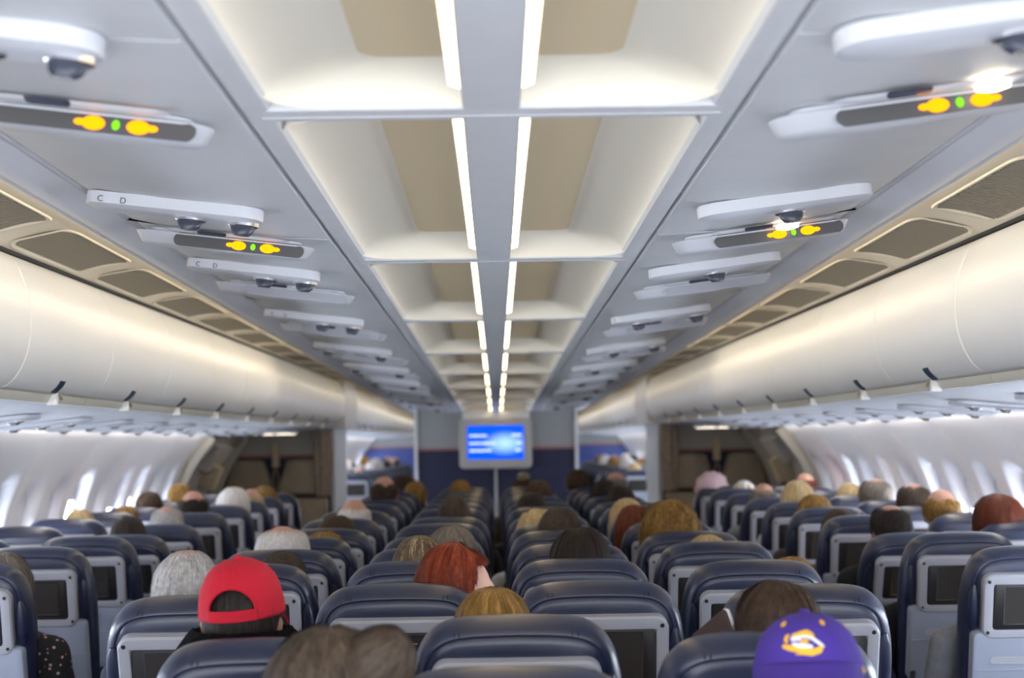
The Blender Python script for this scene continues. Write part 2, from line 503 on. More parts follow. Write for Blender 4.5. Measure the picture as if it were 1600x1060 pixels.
# ---- overhead bins
DOOR = catmull([(1.45, .582), (1.425, .545), (1.398, .47), (1.387, .40), (1.389, .33), (1.405, .265), (1.435, .212), (1.468, .186)], 4)
def bin_proto(sx, L):
    t = empty('overhead_bin')
    b = MB()
    rings = []
    for y, o in ((-L / 2 + .0015, .012), (-L / 2 + .003, .004), (-L / 2 + .008, 0), (-L / 2 + .016, 0), (-L / 2 + .03, 0), (L / 2 - .03, 0), (L / 2 - .016, 0), (L / 2 - .008, 0), (L / 2 - .003, .004), (L / 2 - .0015, .012)):
        pr = [((x + o) * sx, y, h) for x, h in DOOR]
        bk = [((x + .03) * sx, y, h - .0 if i else h) for i, (x, h) in enumerate(DOOR)][::-1]
        rings.append(pr + bk)
    b.loft(rings)
    b.build('door', M['bin'], t, ang=50)
    b = MB(); b.box(*sorted((sx * 1.47, sx * 2.2)), -L / 2, L / 2, .19, .56); b.build('body', M['bin'], t)
    # recessed handle strip with posts
    b = MB()
    pr = [(1.470, .184), (1.482, .180), (1.492, .160), (1.502, .152), (1.52, .152), (1.52, .184)]
    b.loft([[(x * sx, y, h) for x, h in pr] for y in (-L / 2 + .002, L / 2 - .002)])
    b.build('handle_recess', M['recess'], t)
    b = MB(); b.box(*sorted((sx * 1.468, sx * 1.50)), .06, .085, .146, .185); b.build('bracket', M['bin'], t)
    b = MB(); b.tube([(sx * 1.482, .085 + .05 * math.cos(a) + .05, .166 + .016 * math.sin(a)) for a in [PI * k / 8 for k in range(9)]], .005, 6); b.build('hook', M['tan'], t)
    # latch flap: dark sloping tab lying on the lower edge of the door
    b = MB(); rows = []
    for i in range(len(DOOR) - 6, len(DOOR)):
        a, c = Vector(DOOR[i - 1]), Vector(DOOR[min(i + 1, len(DOOR) - 1)]); d = (c - a).normalized(); nx, nh = d.y, -d.x
        if nx > 0: nx, nh = -nx, -nh
        x, h = DOOR[i]; sk = -.012 + .030 * (i - (len(DOOR) - 6)) / 5
        rows.append([((x + nx * o) * sx, yy_, h + nh * o) for yy_, o in ((sk - .030, -.004), (sk - .028, .004), (sk + .028, .004), (sk + .030, -.004))])
    b.loft(rows); b.build('latch', M['latch'], t)
    return t
BINS = {}
for sx in (-1, 1):
    pr = bin_proto(sx, 1.067); n = 0
    for y in [4.385 + 1.067 * k for k in range(10)] + [17.0 + 1.067 * k for k in range(13)]:
        o = pr if n == 0 else dup(pr)
        o.location = (0, y, ZC)
        far = y > 16
        k = n - 10 if far else n
        tag(o, ('cream overhead bin beyond the exit on the %s, %s past it' if far else 'cream overhead bin with dark latch on the %s, %s from the rear') % (SIDE[sx], ORD[k]), 'overhead bin', 'overhead bins on the ' + SIDE[sx])
        n += 1
    sweep('trim_channel_' + SIDENAME[sx], [(1.50, .150), (1.52, .146), (1.70, .136), (1.95, .112), (2.12, .094), (2.19, .088), (2.20, .10)], Y0, 15.2, M['channel'], slope=False, sx=sx)
    sweep('trim_channel_front_' + SIDENAME[sx], [(1.50, .150), (1.52, .146), (1.70, .136), (1.95, .112), (2.12, .094), (2.19, .088), (2.20, .10)], 16.4, Y1, M['channel'], slope=False, sx=sx)
    # bin run end cap by the exit
    b = MB(); b.loft([[(x * sx, y, ZC + h) for x, h in DOOR] + [(2.3 * sx, y, ZC + .1), (2.3 * sx, y, ZC + .6)] for y in (14.54, 15.16)])
    b.build('trim_bin_end_' + SIDENAME[sx], M['bin'], kind='structure')

# ---- sidewalls with windows
WALL = catmull([(2.26, .10), (2.36, -.02), (2.46, -.17), (2.535, -.36), (2.575, -.60), (2.565, -.90), (2.50, -1.25), (2.42, -1.53)], 10)
ARC = [0]
for a, c in zip(WALL, WALL[1:]): ARC.append(ARC[-1] + math.hypot(c[0] - a[0], c[1] - a[1]))
def wall_at(s):
    for i in range(len(ARC) - 1):
        if ARC[i + 1] >= s or i == len(ARC) - 2:
            t = (s - ARC[i]) / (ARC[i + 1] - ARC[i])
            x = WALL[i][0] + (WALL[i + 1][0] - WALL[i][0]) * t; h = WALL[i][1] + (WALL[i + 1][1] - WALL[i][1]) * t
            d = Vector((WALL[i + 1][0] - WALL[i][0], WALL[i + 1][1] - WALL[i][1])).normalized()
            return x, h, Vector((-d.y, d.x))
WS = .585     # arc position of the window centres
WPITCH = .5335
def recess(y, s, yc0):
    k = round((y - yc0) / WPITCH); dy = abs(y - yc0 - k * WPITCH); ds = abs(s - WS)
    q = ((dy / .20) ** 3 + (ds / .285) ** 3) ** (1 / 3)
    t = min(1, max(0, (1 - q) / .40)); d = .075 * t * t * (3 - 2 * t)
    pm = ((y - yc0) / (2 * WPITCH) - .25) % 1; e = min(pm, 1 - pm) * 2 * WPITCH
    d += .010 * math.exp(-(e / .012) ** 2) + .016 * math.exp(-(e / .12) ** 2) * min(1, s / .12)
    return d
wn = 0
def wall(name, sx, ya, yb, step, yc0, ss):
    global wn
    b = MB(); ys = []
    y = ya
    while y < yb + 1e-6: ys.append(y); y += step
    SS = [ARC[-1] * k / ss for k in range(ss + 1)]
    pre = [wall_at(s) for s in SS]
    for y in ys:
        for s, (x, h, nr) in zip(SS, pre):
            d = recess(y, s, yc0)
            b.v.append(((x + nr.x * d) * sx, y, ZC + h + nr.y * d))
    n = ss + 1
    for i in range(len(ys) - 1):
        for j in range(ss): b.f.append([i * n + j, i * n + j + 1, (i + 1) * n + j + 1, (i + 1) * n + j]); b.m.append(0)
    b.build(name, M['wall'], kind='structure', ang=60)
    k0 = math.ceil((ya + .2 - yc0) / WPITCH); k1 = math.floor((yb - .2 - yc0) / WPITCH)
    x, h, nr = wall_at(WS)
    tz = Vector((-nr.y, nr.x))
    for k in range(k0, k1 + 1):
        wn += 1
        yc = yc0 + k * WPITCH
        c = Vector((x + nr.x * .062, h + nr.y * .062))
        def pt(a, b_, o): return ((c.x + tz.x * b_ + nr.x * o) * sx, yc + a, ZC + c.y + tz.y * b_ + nr.y * o)
        w_ = MB(); w_.loft([[pt(a, q, 0) for a, q in rrect(.215, .325, .09, 6)], [pt(a, q, .006) for a, q in rrect(.215, .325, .09, 6)]])
        o = w_.build('window_%d' % wn, M['pane'], kind='structure')
        if True:
            rs = random.Random(k * 7 + (3 if sx > 0 else 0) + (900 if ya > 14 else 0)); op = rs.choice([.30, .66, .45, .72, .25, .60])
            q0 = -.165 + .33 * op
            f = MB(); f.loft([[pt(a, q, oo) for a, q in ((-.115, q0), (.115, q0), (.115, .17), (-.115, .17))] for oo in (-.002, -.006)])
            f.build('shade', M['shade'], o)
        f = MB(); f.loft([[pt(a, q, oo) for a, q in rrect(.215 + g, .325 + g, .09 + g / 2, 6)] for g, oo in ((.03, .006), (.03, -.006), (.012, -.010), (-.004, -.004), (-.004, .006))], cap0=False, cap1=False)
        f.build('window_frame', M['wframe'], o)
for sx in (-1, 1):
    wall('wall_' + SIDENAME[sx], sx, 3.2, 13.0, .022, 5.2, 44)
    wall('wall_front_' + SIDENAME[sx], sx, 16.4, Y1, .045, 16.8, 40)
    sweep('wall_rear_' + SIDENAME[sx], WALL[::2], Y0, 3.2, M['wall'], slope=False, sx=sx)

for sx in (-1, 1):
    for ya, yb, wh in ((1.0, 13.0, 'main cabin'), (16.5, 31.0, 'forward cabin')):
        t = empty('sidewall_lamp', (sx * 2.235, (ya + yb) / 2, ZC + .092))
        tag(t, 'slim white lamp along the top of the window wall, %s, %s' % (wh, SIDE[sx]), 'lamp', 'sidewall lamps')
        b = MB(); h_ = (yb - ya) / 2
        b.loft([[(dx * sx, y, dz) for dx, dz in ((-.022, .016), (-.010, .010), (.012, .014), (.012, .022), (-.022, .022))] for y in (-h_, h_)]); b.build('tube', M['side'], t)
# ---- exit zone: doors, monuments, jump seats, curtains
for sx in (-1, 1):
    d = sweep('door_%d' % (1 if sx < 0 else 2), WALL[::2], 13.0, 15.2, M['exit_grey'], slope=False, sx=sx)
    def wp(s, o, y):
        x, h, nr = wall_at(s); return ((x - nr.x * o) * sx, y, ZC + h - nr.y * o)
    b = MB()
    for y0, y1 in ((13.05, 13.2), (14.9, 15.05)):
        b.loft([[wp(s, o, y) for y, o in ((y0, -.01), (y0 + .02, .06), (y1 - .02, .06), (y1, -.01))] for s in [.02 + .1 * k for k in range(15)]])
    b.build('door_frame', M['exit_grey'], d)
    b = MB(); b.loft([[wp(s, o, y) for y, o in ((13.7, -.01), (13.72, .05), (14.5, .05), (14.52, -.01))] for s in (.12, .2, .3, .36)]); b.build('door_header', M['frame_tv'], d)
    b = MB(); b.loft([[wp(s, o, y) for y, o in ((14.0, -.01), (14.0, .12), (14.22, .12), (14.22, -.01))] for s in (.30, .40, .52)]); b.build('door_handle_box', M['tan'], d)
    b = MB(); b.tube([wp(.56, .10, 14.0), wp(.6, .12, 14.1), wp(.62, .10, 14.25)], .022, 8); b.build('door_handle', M['dark'], d)
    # pale seat-back girt box at the foot of the door
    b = MB(); b.loft([[wp(s, o, y) for y, o in ((13.5, -.01), (13.52, .16), (14.7, .16), (14.72, -.01))] for s in (.98, 1.0, 1.5)]); b.build('door_slide_box', M['frame_tv'], d)
    t = empty('added_exit_lamp', (sx * 1.9, 14.1, ZC + .10)); tag(t, 'added fill lamp above the exit door on the %s' % SIDE[sx], 'lamp')  # lamp added to brighten the dark door and jump seat zone
    b = MB(); b.box(-.17, .17, -.30, .30, -.004, .02); b.build('frame', M['rail'], t)
    b = MB(); b.box(-.15, .15, -.28, .28, -.010, -.004); b.build('lens', glow('added fill lamp lens', (255, 240, 216), 1.6), t)
    # monument wall between cabins
    xa, xb = 1.49, 2.62
    Z1 = ZC + .60
    m = MB(); m.box(*sorted((sx * xa, sx * xb)), 15.2, 16.4, 0, Z1)
    w = m.build('wall_exit_' + SIDENAME[sx], M['post'], kind='structure')
    m.v.clear(); m.f.clear(); m.m.clear(); m.box(*sorted((sx * 1.395, sx * 2.3)), 15.17, 16.45, ZC + .15, ZC + .64); m.build('header', M['post'], w)
    ZS = 1.415
    m = MB(); m.box(*sorted((sx * (xa + .035), sx * xb)), 15.185, 15.2, ZS + .025, ZC + .15); m.build('upper_panel', M['exit_grey'], w)
    m = MB(); m.box(*sorted((sx * (xa + .035), sx * xb)), 15.183, 15.2, ZS, ZS + .025); m.build('stripe', M['stripe'], w)
    m = MB(); m.box(*sorted((sx * (xa + .035), sx * xb)), 15.185, 15.2, .05, ZS); m.build('lower_panel', M['bulk_navy'], w)
    for xc, nm in ((1.78, 'inboard'), (2.27, 'outboard')):
        j = empty('jump_seat', (sx * xc, 15.18, 0))
        tag(j, 'folded taupe crew jump seat on exit wall, %s one on the %s' % (nm, SIDE[sx]), 'jump seat', 'crew jump seats')
        def trap(ins, y):
            pts = catmull([(-.22, 1.07), (-.205, 1.16), (-.15, 1.35), (-.12, 1.39), (0, 1.40), (.12, 1.39), (.15, 1.35), (.205, 1.16), (.22, 1.07)], 4)
            return [(x * (1 - ins / .2), y, 1.235 + (z - 1.235) * (1 - ins / .17)) for x, z in pts]
        m = MB(); m.loft([trap(.03, -.115), trap(.01, -.105), trap(0, -.085), trap(0, -.001)]); m.build('backrest', M['jump'], j)
        m = MB(); m.slab(0, .86, .47, .37, .03, [(.02, -.16), (.005, -.15), (0, -.13), (0, -.001)]); m.build('folded_seat', M['jump'], j)
        m = MB(); m.box(-.2, .2, -.1, -.002, .05, .66); m.build('seat_base', M['exit_grey'], j)
    h = empty('interphone', (sx * 2.025, 15.18, 0))
    tag(h, 'tan crew handset holder between the jump seats on the %s' % SIDE[sx], 'handset holder')
    m = MB(); m.slab(0, 1.44, .065, .23, .012, [(.008, -.06), (0, -.05), (0, -.001)]); m.build('cradle', M['tan'], h)
    m = MB(); m.tube([(.018 * math.cos(a) * 1.3, -.03, 1.21 + .10 * math.sin(a)) for a in [2 * PI * k / 20 for k in range(21)]], .009, 6); m.build('loop_strap', M['jump'], h)
    m = MB(); rings = []
    for k in range(15):
        z = 1.68 - .62 * k / 14
        w_ = .075 * (1 - .25 * (k / 14) + .18 * math.sin(PI * k / 14)); dd = .07
        rings.append([(w_ * (1 + .16 * math.sin(7 * a + .3 * k * .2)) * math.cos(a), dd * (1 + .16 * math.sin(7 * a)) * math.sin(a), z) for a in [2 * PI * q / 48 for q in range(48)]])
    m.loft(rings)
    c = m.build('curtain', M['curtain'], None, (sx * 1.585, 15.08, 0))
    tag(c, 'gathered taupe curtain tied beside the exit wall on the %s' % SIDE[sx], 'curtain')

# ---- forward bulkhead with monitor
m = MB(); m.box(-.95, .95, YB, 21.0, 0, ZH(.80, YB)); w = m.build('wall_front', M['bulk_grey'], kind='structure')
ZS = 1.437
m = MB(); m.box(-.945, .945, YB - .012, YB, .05, ZS); m.build('lower_panel', M['bulk_navy'], w)
m = MB(); m.box(-.945, .945, YB - .014, YB, ZS, ZS + .03); m.build('stripe', M['stripe'], w)
for sx in (-1, 1):
    m = MB(); m.box(*sorted((sx * .945, sx * .985)), YB - .03, 21.0, 0, ZH(.72, YB)); m.build('corner_post', M['post'], w)
m = MB(); m.slab(0, ZH(.585, YB), .80, .09, .02, [(.01, YB - .10), (0, YB - .09), (0, YB)]); m.build('valance', M['ceil'], w)
MZ = ZC - .018
t = empty('monitor', (-.01, YB, MZ))
tag(t, 'wall monitor with lit blue screen on navy and grey front bulkhead', 'monitor')
m = MB(); m.slab(0, 0, .865, .60, .06, [(.03, -.13), (.008, -.125), (0, -.11), (0, -.02)]); m.build('housing', M['frame_tv'], t)
SM = bpy.data.materials.new('blue screen picture'); SM.use_nodes = True
nt = SM.node_tree; nt.nodes.remove(nt.nodes['Principled BSDF'])
tc = nt.nodes.new('ShaderNodeTexCoord'); mp = nt.nodes.new('ShaderNodeMapping')
mp.inputs['Location'].default_value = (-.42, 0, -.0); mp.inputs['Scale'].default_value = (3.6, 1, 6.5)
nt.links.new(tc.outputs['Object'], mp.inputs[0])
gr = nt.nodes.new('ShaderNodeTexGradient'); gr.gradient_type = 'SPHERICAL'
nt.links.new(mp.outputs[0], gr.inputs[0])
ra = nt.nodes.new('ShaderNodeValToRGB')
ra.color_ramp.elements[0].color = srgb(8, 78, 226); ra.color_ramp.elements[1].color = srgb(170, 214, 255)
nt.links.new(gr.outputs[0], ra.inputs[0])
em = nt.nodes.new('ShaderNodeEmission'); nt.links.new(ra.outputs[0], em.inputs[0]); em.inputs[1].default_value = 1.0
nt.links.new(em.outputs[0], nt.nodes['Material Output'].inputs[0])
m = MB(); m.slab(0, .012, .68, .405, .004, [(0, -.1315), (0, -.125)], n=3); s_ = m.build('screen', SM, t)
m = MB()
for x0, x1, z in ((-.31, -.10, .092), (-.31, 0, .002), (-.31, -.05, -.085), (.20, .31, .098), (.25, .315, .002), (.24, .315, -.083)):
    k = x0
    while k < x1 - .01:
        w_ = random.uniform(.018, .04); m.box(k, min(k + w_, x1), -.1325, -.1318, z - .013, z + .013); k += w_ + .007
m.build('screen_text', glow('screen text', (206, 226, 255), 1.0), s_)
m = MB(); m.tube([(0, YB - .03, .2), (0, YB - .03, MZ - .29)], .014, 10)
tag(m.build('cable_conduit', M['frame_tv'], None, (-.01, 0, 0)), 'thin grey conduit running down the navy bulkhead below the monitor', 'conduit')
# far end wall seen along the aisles
m = MB(); m.box(-2.7, 2.7, 31.2, 31.4, 0, ZC + .9); w = m.build('wall_far', M['bulk_grey'], kind='structure')
m = MB(); m.box(-2.69, 2.69, 31.17, 31.2, 0, 1.44); m.build('lower_panel', mat('blue far panel', (52, 66, 124), .6), w)
m = MB(); m.box(-2.69, 2.69, 31.165, 31.2, 1.44, 1.47); m.build('stripe', M['stripe'], w)

# ================================================================== SERVICE UNITS
def letter(txt, size, name, m, parent, loc, rot):
    cu = bpy.data.curves.new(name, 'FONT'); cu.body = txt; cu.size = size; cu.extrude = .0004; cu.align_x = 'CENTER'
    tmp = bpy.data.objects.new('t', cu)
    me = bpy.data.meshes.new_from_object(tmp); bpy.data.objects.remove(tmp)
    me.materials.clear(); me.materials.append(m)
    o = bpy.data.objects.new(name, me); link(o, parent); o.location = loc; o.rotation_euler = rot
    return o
def psu_proto(letters, nozzles, lit, signs):
    t = empty('service_unit')
    b = MB()   # base plate: rounded plan, hanging face
    def plan(w, d, z, cx=0, cy=0, r=.04):
        return [(cx + a, cy + q, z) for a, q in rrect(w, d, r, 6)]
    NY = -.50
    b.loft([plan(.42, .075, .004, .0, .075, .03), plan(.42, .075, -.006, .0, .075, .03)])
    b.build('base_plate', M['psu'], t)
    b = MB(); b.loft([plan(.43, .12, .004, -.03, NY, .05), plan(.43, .12, -.024, -.03, NY, .05), plan(.40, .095, -.031, -.03, NY + .004, .045), plan(.36, .06, -.034, -.03, NY + .006, .03)])
    b.build('nozzle_fairing', M['psu'], t)
    b = MB(); b.loft([plan(.34, .05, -.006, .02, -.03, .024), plan(.30, .03, -.010, .02, -.03, .014)]); b.build('lamp_recess', M['rail'], t)
    b = MB(); b.loft([plan(.085, .03, -.006, -.02, -.045, .014), plan(.075, .024, -.014, -.02, -.043, .011)]); b.build('lamp_lens', M['nozzle'], t)
    # sign bar wedge, slanting face looks to the rear of the cabin
    b = MB(); b.loft([plan(.50, .10, -.008, .0, .07, .05), plan(.47, .075, -.034, .0, .085, .037), plan(.44, .05, -.040, .0, .09, .025)])
    bar = b.build('sign_bar', M['psu'], t)
    b = MB(); SXc = .045
    def sl(a, q, o):   # point on the slanting face
        return (a, .021 + q * .55 - o * .75, -.0235 - q * .8 - o * .5) if 0 else (a, .028 + q * .0 + (q + .0) * -.0 + .014 * (-q / .016) * 0 + .0 - o, -.024 + q - o * .4)
    def face(o, w=.36, h=.034, cx=SXc, r=.016): return [sl(cx + a, q, o) for a, q in rrect(w, h, r, 6)]
    b.loft([face(.004), face(.004 - .012)]); sg = b.build('sign_panel', M['signdark'] if signs else M['bezel'], t)
    if signs:
        for cx, flip in ((.045, 1), (.125, -1)):
            b = MB()
            b.loft([[sl(cx + .021 * math.cos(a), .0125 * math.sin(a), o) for a in [2 * PI * k / 14 for k in range(14)]] for o in (.006, .003)])
            b.loft([[sl(cx - flip * .024 + .011 * math.cos(a), .006 * math.sin(a), o) for a in [2 * PI * k / 10 for k in range(10)]] for o in (.006, .003)])
            b.build('warning_sign', M['orange'], t)
        b = MB(); b.loft([[sl(.085 + .007 * math.cos(a), .009 * math.sin(a), o) for a in [2 * PI * k / 12 for k in range(12)]] for o in (.006, .003)]); b.build('green_sign', M['green'], t)
    for nx in nozzles:
        b = MB(); rings = []
        for q, rr in ((0, .030), (.012, .031), (.026, .026), (.034, .018)):
            rings.append([(nx + rr * math.cos(a), NY - q * .5 + rr * .85 * math.sin(a), -.030 - q) for a in [2 * PI * k / 16 for k in range(16)]])
        b.loft(rings); nz = b.build('air_nozzle', M['nozzle'], t)
        b = MB(); b.loft([[(nx + rr * math.cos(a), NY + rr * .85 * math.sin(a), z) for a in [2 * PI * k / 16 for k in range(16)]] for rr, z in ((.038, -.028), (.038, -.038), (.031, -.042))]); b.build('nozzle_ring', M['chrome'], nz)
    for lx in lit:
        b = MB(); b.loft([[(lx + .034 * k * math.cos(a), -.03 + .022 * k * math.sin(a), z) for a in [2 * PI * q / 18 for q in range(18)]] for k, z in ((1, -.006), (.9, -.020), (.4, -.024))]); b.build('reading_lamp', M['reading'], t)
    for tx, ch in letters:
        letter(ch, .021, 'seat_letter', M['signdark'], t, (tx, NY - .0612, -.022), (R(90), 0, 0))
    return t
PY = [2.86, 4.50, 5.80, 7.55, 9.45, 11.2, 12.9, 14.6, 16.3, 18.0]
proto = {}
for sx in (-1, 1):
    for i, y in enumerate(PY):
        kind = ('sign' if sx < 0 and i < 2 or sx > 0 and i == 0 else 'lit' if sx > 0 and i == 1 else 'plain')
        key = (sx, kind, i if i < 4 else 9)
        if key not in proto:
            nz = [.01, .14] if sx < 0 else [[.02], [-.02], [-.03], [-.13, .12], [-.1, .12]][min(i, 4)]
            if sx < 0 and i > 3: nz = [-.16, .13]
            lt = [.13] if (sx > 0 and i == 0) else [.06] if kind == 'lit' else []
            proto[key] = psu_proto([(-.2, 'C'), (-.145, 'D')] if sx < 0 and 0 < i < 4 else [], nz, lt, kind in ('sign', 'lit'))
            o = proto[key]
        else:
            o = dup(proto[key])
        o.location = (sx * .745, y, ZH(.644, y))
        o.rotation_euler = (-SL, -sx * R(7.0), 0)
        what = {'sign': 'with glowing orange signs', 'lit': 'with lit lamp over an orange sign', 'plain': 'with dark air nozzles'}[kind]
        tag(o, 'white ceiling unit %s, %s, %s from the rear' % (what, SIDE[sx], ORD[i]), 'service unit', 'ceiling service units')
# side units under the bins
b = empty('side_service_unit')
c = MB()
def plan2(w, d, z, r=.03): return [(a, q, z) for a, q in rrect(w, d, r, 5)]
c.loft([plan2(.40, .17, .004), plan2(.40, .17, -.008), plan2(.37, .14, -.014)]); c.build('base_plate', M['psu'], b)
for nx in (-.12, .0, .12):
    c = MB(); c.loft([[(nx + rr * math.cos(a), rr * math.sin(a) - q, -.012 - q) for a in [2 * PI * k / 14 for k in range(14)]] for q, rr in ((0, .021), (.010, .020), (.018, .012))])
    n_ = c.build('air_nozzle', M['metal'], b)
    c = MB(); c.loft([[(nx + rr * math.cos(a), rr * math.sin(a), z) for a in [2 * PI * k / 14 for k in range(14)]] for rr, z in ((.033, -.010), (.033, -.018), (.027, -.02))]); c.build('nozzle_ring', M['chrome'], n_)
first = True
for sx in (-1, 1):
    for i in range(12):
        o = b if first else dup(b); first = False
        o.location = (sx * 1.93, 4.6 + .81 * i, ZC + .108); o.rotation_euler = (0, sx * R(5), 0)
        tag(o, 'white reading light unit under the bins on the %s, %s from the rear' % (SIDE[sx], ORD[i]), 'service unit', 'side service units')

# ================================================================== SEATS
PIV = (0, .17, .435)
TILT = R(13.5)
half = catmull([(0, .740), (.09, .7375), (.145, .729), (.182, .708), (.207, .672), (.222, .615), (.229, .54), (.229, .44), (.226, .30), (.22, .16), (.212, .03), (.20, -.02)], 4)
BACK = half + [(-x, s) for x, s in half[::-1][:-1]]
BACK = [p for i, p in enumerate(BACK) if i == 0 or (abs(p[0] - BACK[i - 1][0]) + abs(p[1] - BACK[i - 1][1])) > 1e-5]

def seat_proto(full=True):
    t = empty('airline_seat')
    b = MB()
    P = lambda ins, y: [(x, y, s) for x, s in inset_poly(BACK, ins)]
    rr = [(.09, .105), (.045, .102), (.018, .090), (.004, .068), (0, .04), (.003, .016), (.011, .001), (.020, -.007), (.0245, -.0085), (.027, -.006), (.030, -.009), (.042, -.0145), (.07, -.018), (.11, -.02)]
    b.loft([P(*q) for q in rr[::-1]])
    back = b.build('backrest', M['leather'], t, PIV, ang=70)
    def bk(o): o.location = PIV; o.rotation_euler.x = TILT; return o
    bk(back)
    if full:
        b = MB()   # stitched seam pair over the crown, left and right
        for sx in (-1, 1):
            for k in (0, .012):
                xs = sx * (.118 + k)
                b.tube([(xs, .03, .7405 - .022 * 1), (xs, .0, .7225), (xs, -.008, .714)], .0016, 5)
        b.build('seam', M['plastic_navy'], back)
        for sx in (-1, 1):   # quilted side rolls either side of the screen
            b = MB(); b.loft([[(sx * .197 + w_ * math.cos(a), -.014 + .016 * math.sin(a) * g, s) for a in [2 * PI * k / 12 for k in range(12)]] for s, w_, g in ((.478, .006, .3), (.49, .017, .8), (.54, .021, 1), (.60, .018, .8), (.63, .006, .3))])
            b.build('side_roll', M['leather'], back)
    # tray table
    b = MB(); b.slab(0, .335, .412, .29, .022, [(.012, -.047), (.004, -.045), (0, -.038), (0, .0)])
    tr = bk(b.build('tray_table', M['tray'], t))
    if full:
        b = MB(); b.slab(-.075, .385, .145, .026, .012, [(0, -.0495), (.003, -.050), (.006, -.0478), (.008, -.0476)], n=5); b.build('label_recess', M['bezel'], tr)
        b = MB()
        for z, w_ in ((.389, .09), (.382, .11)):
            b.box(-.075 - w_ / 2, -.075 + w_ / 2, -.0486, -.0478, z - .0012, z + .0012)
        b.build('printed_label', M['dark'], tr)
        b = MB(); b.slab(0, .352, .40, .006, .003, [(.001, -.050), (0, -.046)], n=3); b.build('finger_ledge', M['tray'], tr)
        b = MB(); rings = []
        for y, r_ in ((-.062, .016), (-.060, .02), (-.046, .022)):
            rings.append([(.03 + r_ * math.cos(a), y, .425 + r_ * math.sin(a)) for a in [2 * PI * k / 16 for k in range(16)]])
        b.loft(rings); b.box(.024, .036, -.066, -.058, .395, .425); b.build('latch', M['metal'], tr)
        b = MB(); b.slab(-.188, .215, .022, .045, .006, [(.003, -.05), (0, -.046), (0, -.02)], n=4); bk(b.build('hinge_bracket', M['chrome'], t))
        b = MB(); b.slab(0, .12, .40, .13, .02, [(.014, -.045), (.004, -.04), (0, -.02), (0, .0)]); bk(b.build('magazine_pocket', M['pocket'], t))
    # screen surround
    b = MB(); b.slab(0, .566, .356, .215, .034, [(.036, -.0455), (.031, -.052), (.02, -.053), (.005, -.051), (0, -.045), (.001, -.015)])
    for sx in (-1, 1):
        for sz in (-1, 1):
            b.loft([[(sx * .160 + .0058 * math.cos(a), y, .566 + sz * .085 + .0058 * math.sin(a)) for a in [2 * PI * k / 10 for k in range(10)]] for y in (-.0535, -.05)], 1)
    fr = bk(b.build('screen_frame', [M['bezel'], M['dark']], t))
    b = MB(); b.slab(0, .566, .29, .176, .03, [(.004, -.0515), (0, -.049), (0, -.044)]); b.build('display_panel', M['dark'], fr)
    if full:
        b = MB(); b.slab(0, .572, .222, .128, .004, [(0, -.0517), (.0, -.0535), (.0022, -.0535), (.0026, -.0518)], n=3); b.build('screen_rim', M['chrome'], fr)
    b = MB(); b.slab(0, .572, .217, .123, .003, [(0, -.0523), (0, -.051)], n=3); b.build('screen', M['screen'], fr)
    if full:
        b = MB()
        for k in range(6): b.box(-.03 + .011 * k, -.025 + .011 * k, -.0525, -.0512, .4945, .4995)
        b.build('control_marks', M['mark'], fr)
    # cushion, armrests, legs
    b = MB(); rings = []
    for y, w_, z0, z1 in ((.17, .21, .36, .44), (.20, .225, .34, .46), (.45, .228, .33, .455), (.58, .228, .33, .45), (.625, .22, .36, .43)):
        rings.append([(a, y, (z0 + z1) / 2 + q) for a, q in rrect(2 * w_, z1 - z0, .04, 5)])
    b.loft(rings); b.build('seat_cushion', M['leather'], t)
    if full:
        for sx in (-1, 1):
            b = MB(); b.loft([[(sx * .243 + a, y, z + q) for a, q in rrect(.026, h, .011, 4)] for y, z, h in ((.16, .61, .03), (.19, .62, .045), (.45, .63, .045), (.50, .625, .03))])
            b.box(sx * .243 - .01, sx * .243 + .01, .18, .24, .38, .62); b.build('armrest', M['plastic_navy'], t)
    for sx in (-1, 1):
        b = MB(); b.tube([(sx * .18, .28, .34), (sx * .18, .22, .0)], .02, 8); b.tube([(sx * .18, .30, .34), (sx * .18, .55, .0)], .018, 8); b.build('leg', M['metal'], t)
    return t
S_FULL, S_FAR = seat_proto(True), seat_proto(False)
used = {}
def seat(x, y, rec, label, group, full=True, yaw=0):
    pr = S_FULL if full else S_FAR
    o = dup(pr) if used.get(full) else pr
    used[full] = True
    o.location = (x, y, 0); o.rotation_euler.z = yaw
    tag(o, label, 'seat', group)
    for ch in KIDS[o.name]:
        if abs(ch.location.z - PIV[2]) < 1e-6 and ch.rotation_euler.x > .1: ch.rotation_euler.x = TILT + rec
    return o

# ================================================================== PEOPLE
HC = Vector((0, .232, 1.168))     # head centre of the standard seated figure
def capsule(b, a, c, r0, r1, n=14):
    a, c = Vector(a), Vector(c); d = c - a; L = d.length; pts, rad = [], []
    for k in range(6):
        t = PI / 2 * (1 - k / 5); pts.append(a - d.normalized() * r0 * math.sin(t)); rad.append(max(.002, r0 * math.cos(t)))
    for k in range(6):
        t = PI / 2 * k / 5; pts.append(c + d.normalized() * r1 * math.sin(t)); rad.append(max(.002, r1 * math.cos(t)))
    b.tube(pts, rad, n)

